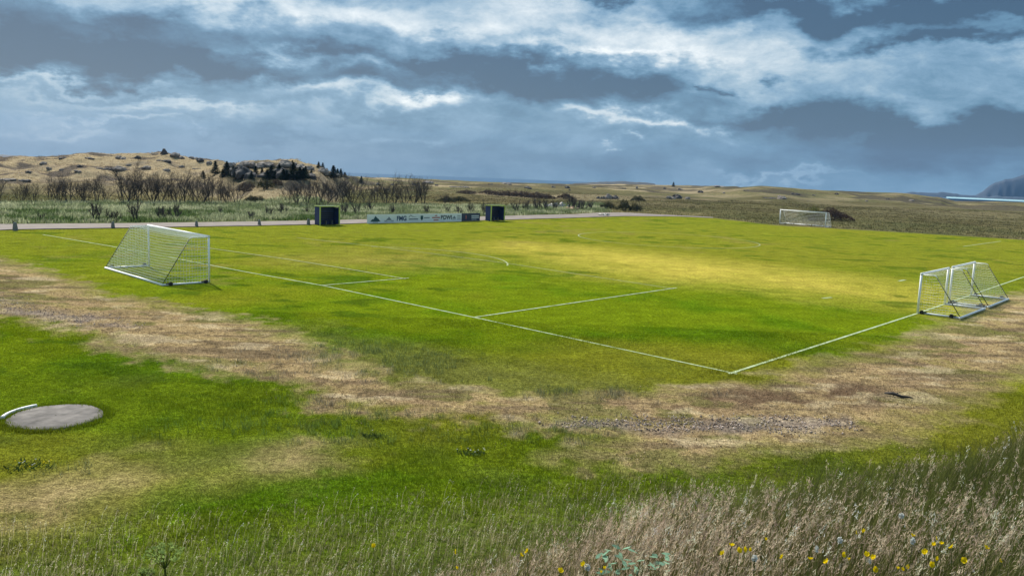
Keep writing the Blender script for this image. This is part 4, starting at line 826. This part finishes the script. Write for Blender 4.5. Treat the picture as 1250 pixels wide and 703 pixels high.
# second coordinate set for warping: azimuth and elevation, stretched sideways
ce = N('ShaderNodeCombineXYZ'); L(mth('MULTIPLY', az, 7.5), ce.inputs[0]); L(mth('MULTIPLY', elv, 15.), ce.inputs[1])
w1 = noi(1.3, 6, .6, (3, 1, 0), ce.outputs[0]); w2 = noi(1.3, 6, .6, (11, 7, 4), ce.outputs[0])
azw = mth('ADD', az, mth('MULTIPLY', mth('SUBTRACT', w1.outputs['Fac'], .5), .36)); elw = mth('ADD', elv, mth('MULTIPLY', mth('SUBTRACT', w2.outputs['Fac'], .5), .10))
BLOB = [(140, 62, 220, 30, -.60), (40, 85, 130, 18, -.30), (300, 92, 120, 12, -.25), (230, 30, 130, 12, -.22), (60, 8, 120, 10, -.15), (620, 90, 150, 24, -.50), (500, 68, 90, 9, -.45), (740, 108, 100, 15, -.42), (560, 50, 100, 12, -.10), (1080, 145, 190, 13, -.60), (1180, 160, 140, 14, -.45), (1070, 10, 190, 16, -.85), (1130, 52, 95, 8, -.70), (735, 0, 50, 6, -.5), (1220, 10, 80, 12, -.4),
        (885, 102, 22, 4, -.35), (1010, 190, 240, 22, -.24), (1230, 190, 120, 30, -.20), (640, 190, 160, 16, -.10), (300, 158, 110, 7, -.14), (400, 130, 250, 7, -.10),
        (780, 40, 130, 30, .26), (900, 60, 150, 26, .17), (960, 100, 140, 22, .10), (740, 66, 90, 7, .34), (775, 146, 85, 7, .48), (850, 152, 34, 5, .3), (430, 112, 110, 9, .42), (520, 118, 40, 8, .3), (360, 66, 70, 7, .40), (420, 15, 150, 12, .26), (540, 35, 110, 8, .15), (1170, 98, 110, 18, .0), (60, 106, 110, 4, .34), (945, 218, 50, 3, .18), (765, 174, 12, 3, .30), (210, 132, 120, 5, .24), (150, 150, 60, 3, .2), (60, 160, 60, 4, .12), (500, 172, 30, 5, .14), (990, 22, 50, 8, .30), (1240, 60, 40, 12, .2)]
tot = None
for (px, py, rx, ry, wt) in BLOB:
    d = ray(px, py); a0 = math.atan2(d[0], d[1]); e0 = math.asin(d[2]/np.linalg.norm(d)); ca = (F/math.hypot(F, px-625))**1
    u_ = mth('MULTIPLY', mth('SUBTRACT', azw, a0), F/rx/ca**0); v_ = mth('MULTIPLY', mth('SUBTRACT', elw, e0), F/ry)
    e_ = mth('EXPONENT', mth('MULTIPLY', mth('ADD', mth('MULTIPLY', u_, u_), mth('MULTIPLY', v_, v_)), -.8)); g_ = mth('MULTIPLY', e_, wt); tot = g_ if tot is None else mth('ADD', tot, g_)
c1 = noi(.9, 9, .58, (1.3, 2.2, 0), None, .4); c2 = noi(1.0, 8, .62, (7, 3, 2), ce.outputs[0], .3)
c3 = noi(3.2, 8, .7, (5, 3, 9), ce.outputs[0], .5); c4 = noi(2.6, 8, .68, (2, 8, 1), None, .6)
nz = mth('ADD', mth('ADD', mth('MULTIPLY', mth('SUBTRACT', c3.outputs['Fac'], .5), .42), mth('MULTIPLY', mth('SUBTRACT', c4.outputs['Fac'], .5), .5)), mth('ADD', mth('MULTIPLY', mth('SUBTRACT', c1.outputs['Fac'], .5), .75), mth('MULTIPLY', mth('SUBTRACT', c2.outputs['Fac'], .5), .85)))
hf = N('ShaderNodeMapRange'); L(elv, hf.inputs['Value']); hf.inputs['From Min'].default_value = .0; hf.inputs['From Max'].default_value = .10; hf.inputs['To Min'].default_value = .25; hf.inputs['To Max'].default_value = 1.
hb = N('ShaderNodeMapRange'); L(elv, hb.inputs['Value']); hb.inputs['From Min'].default_value = .0; hb.inputs['From Max'].default_value = .16; hb.inputs['To Min'].default_value = .40; hb.inputs['To Max'].default_value = .55
tt = mth('ADD', mth('ADD', mth('MULTIPLY', nz, hf.outputs[0]), tot), hb.outputs[0])
cr_ = N('ShaderNodeValToRGB'); L(tt, cr_.inputs[0]); el_ = cr_.color_ramp.elements
def lin(r, g, b): return tuple(((c/255+.055)/1.055)**2.4 if c > 10 else c/255/12.92 for c in (r, g, b))+(1,)
stops = [(0., (44, 74, 100)), (.14, (62, 98, 126)), (.30, (86, 126, 154)), (.46, (118, 152, 178)), (.62, (158, 181, 197)), (.80, (202, 213, 219)), (1., (246, 248, 246))]
el_[0].position = 0; el_[0].color = lin(*stops[0][1]); el_[1].position = 1; el_[1].color = lin(*stops[-1][1])
for p_, c_ in stops[1:-1]: e_ = el_.new(p_); e_.color = lin(*c_)
scl = N('ShaderNodeVectorMath'); scl.operation = 'SCALE'; L(cr_.outputs[0], scl.inputs[0]); scl.inputs['Scale'].default_value = 8.4
mx = N('ShaderNodeMix'); mx.data_type = 'RGBA'; mx.inputs[0].default_value = .90; L(sk.outputs[0], mx.inputs[6]); L(scl.outputs[0], mx.inputs[7]); L(mx.outputs[2], bg.inputs[0])
w.cycles.sampling_method = 'MANUAL'; w.cycles.sample_map_resolution = 512

# ------------------------------------------------------------------ camera
cam = bpy.data.cameras.new('camera'); co = bpy.data.objects.new('camera', cam); COL.objects.link(co); cam.sensor_width = 36; cam.lens = 36*F/1250; cam.clip_start = .05; cam.clip_end = 12000
c, s = math.cos(ROL), math.sin(ROL); R_ = Vector((1, 0, 0)); U_ = Vector((0, math.sin(PIT), math.cos(PIT))); Fw = Vector((0, math.cos(PIT), -math.sin(PIT)))
r_ = c*R_+s*U_; u_ = -s*R_+c*U_; M = Matrix((r_, u_, -Fw)).transposed().to_4x4(); M.translation = Vector((0, 0, H)); co.matrix_world = M
scene.camera = co; scene.render.engine = 'CYCLES'
vs_ = scene.view_settings; vs_.view_transform = 'Standard'; vs_.look = 'None'; vs_.exposure = 0.5; vs_.gamma = 1; vs_.use_curve_mapping = False
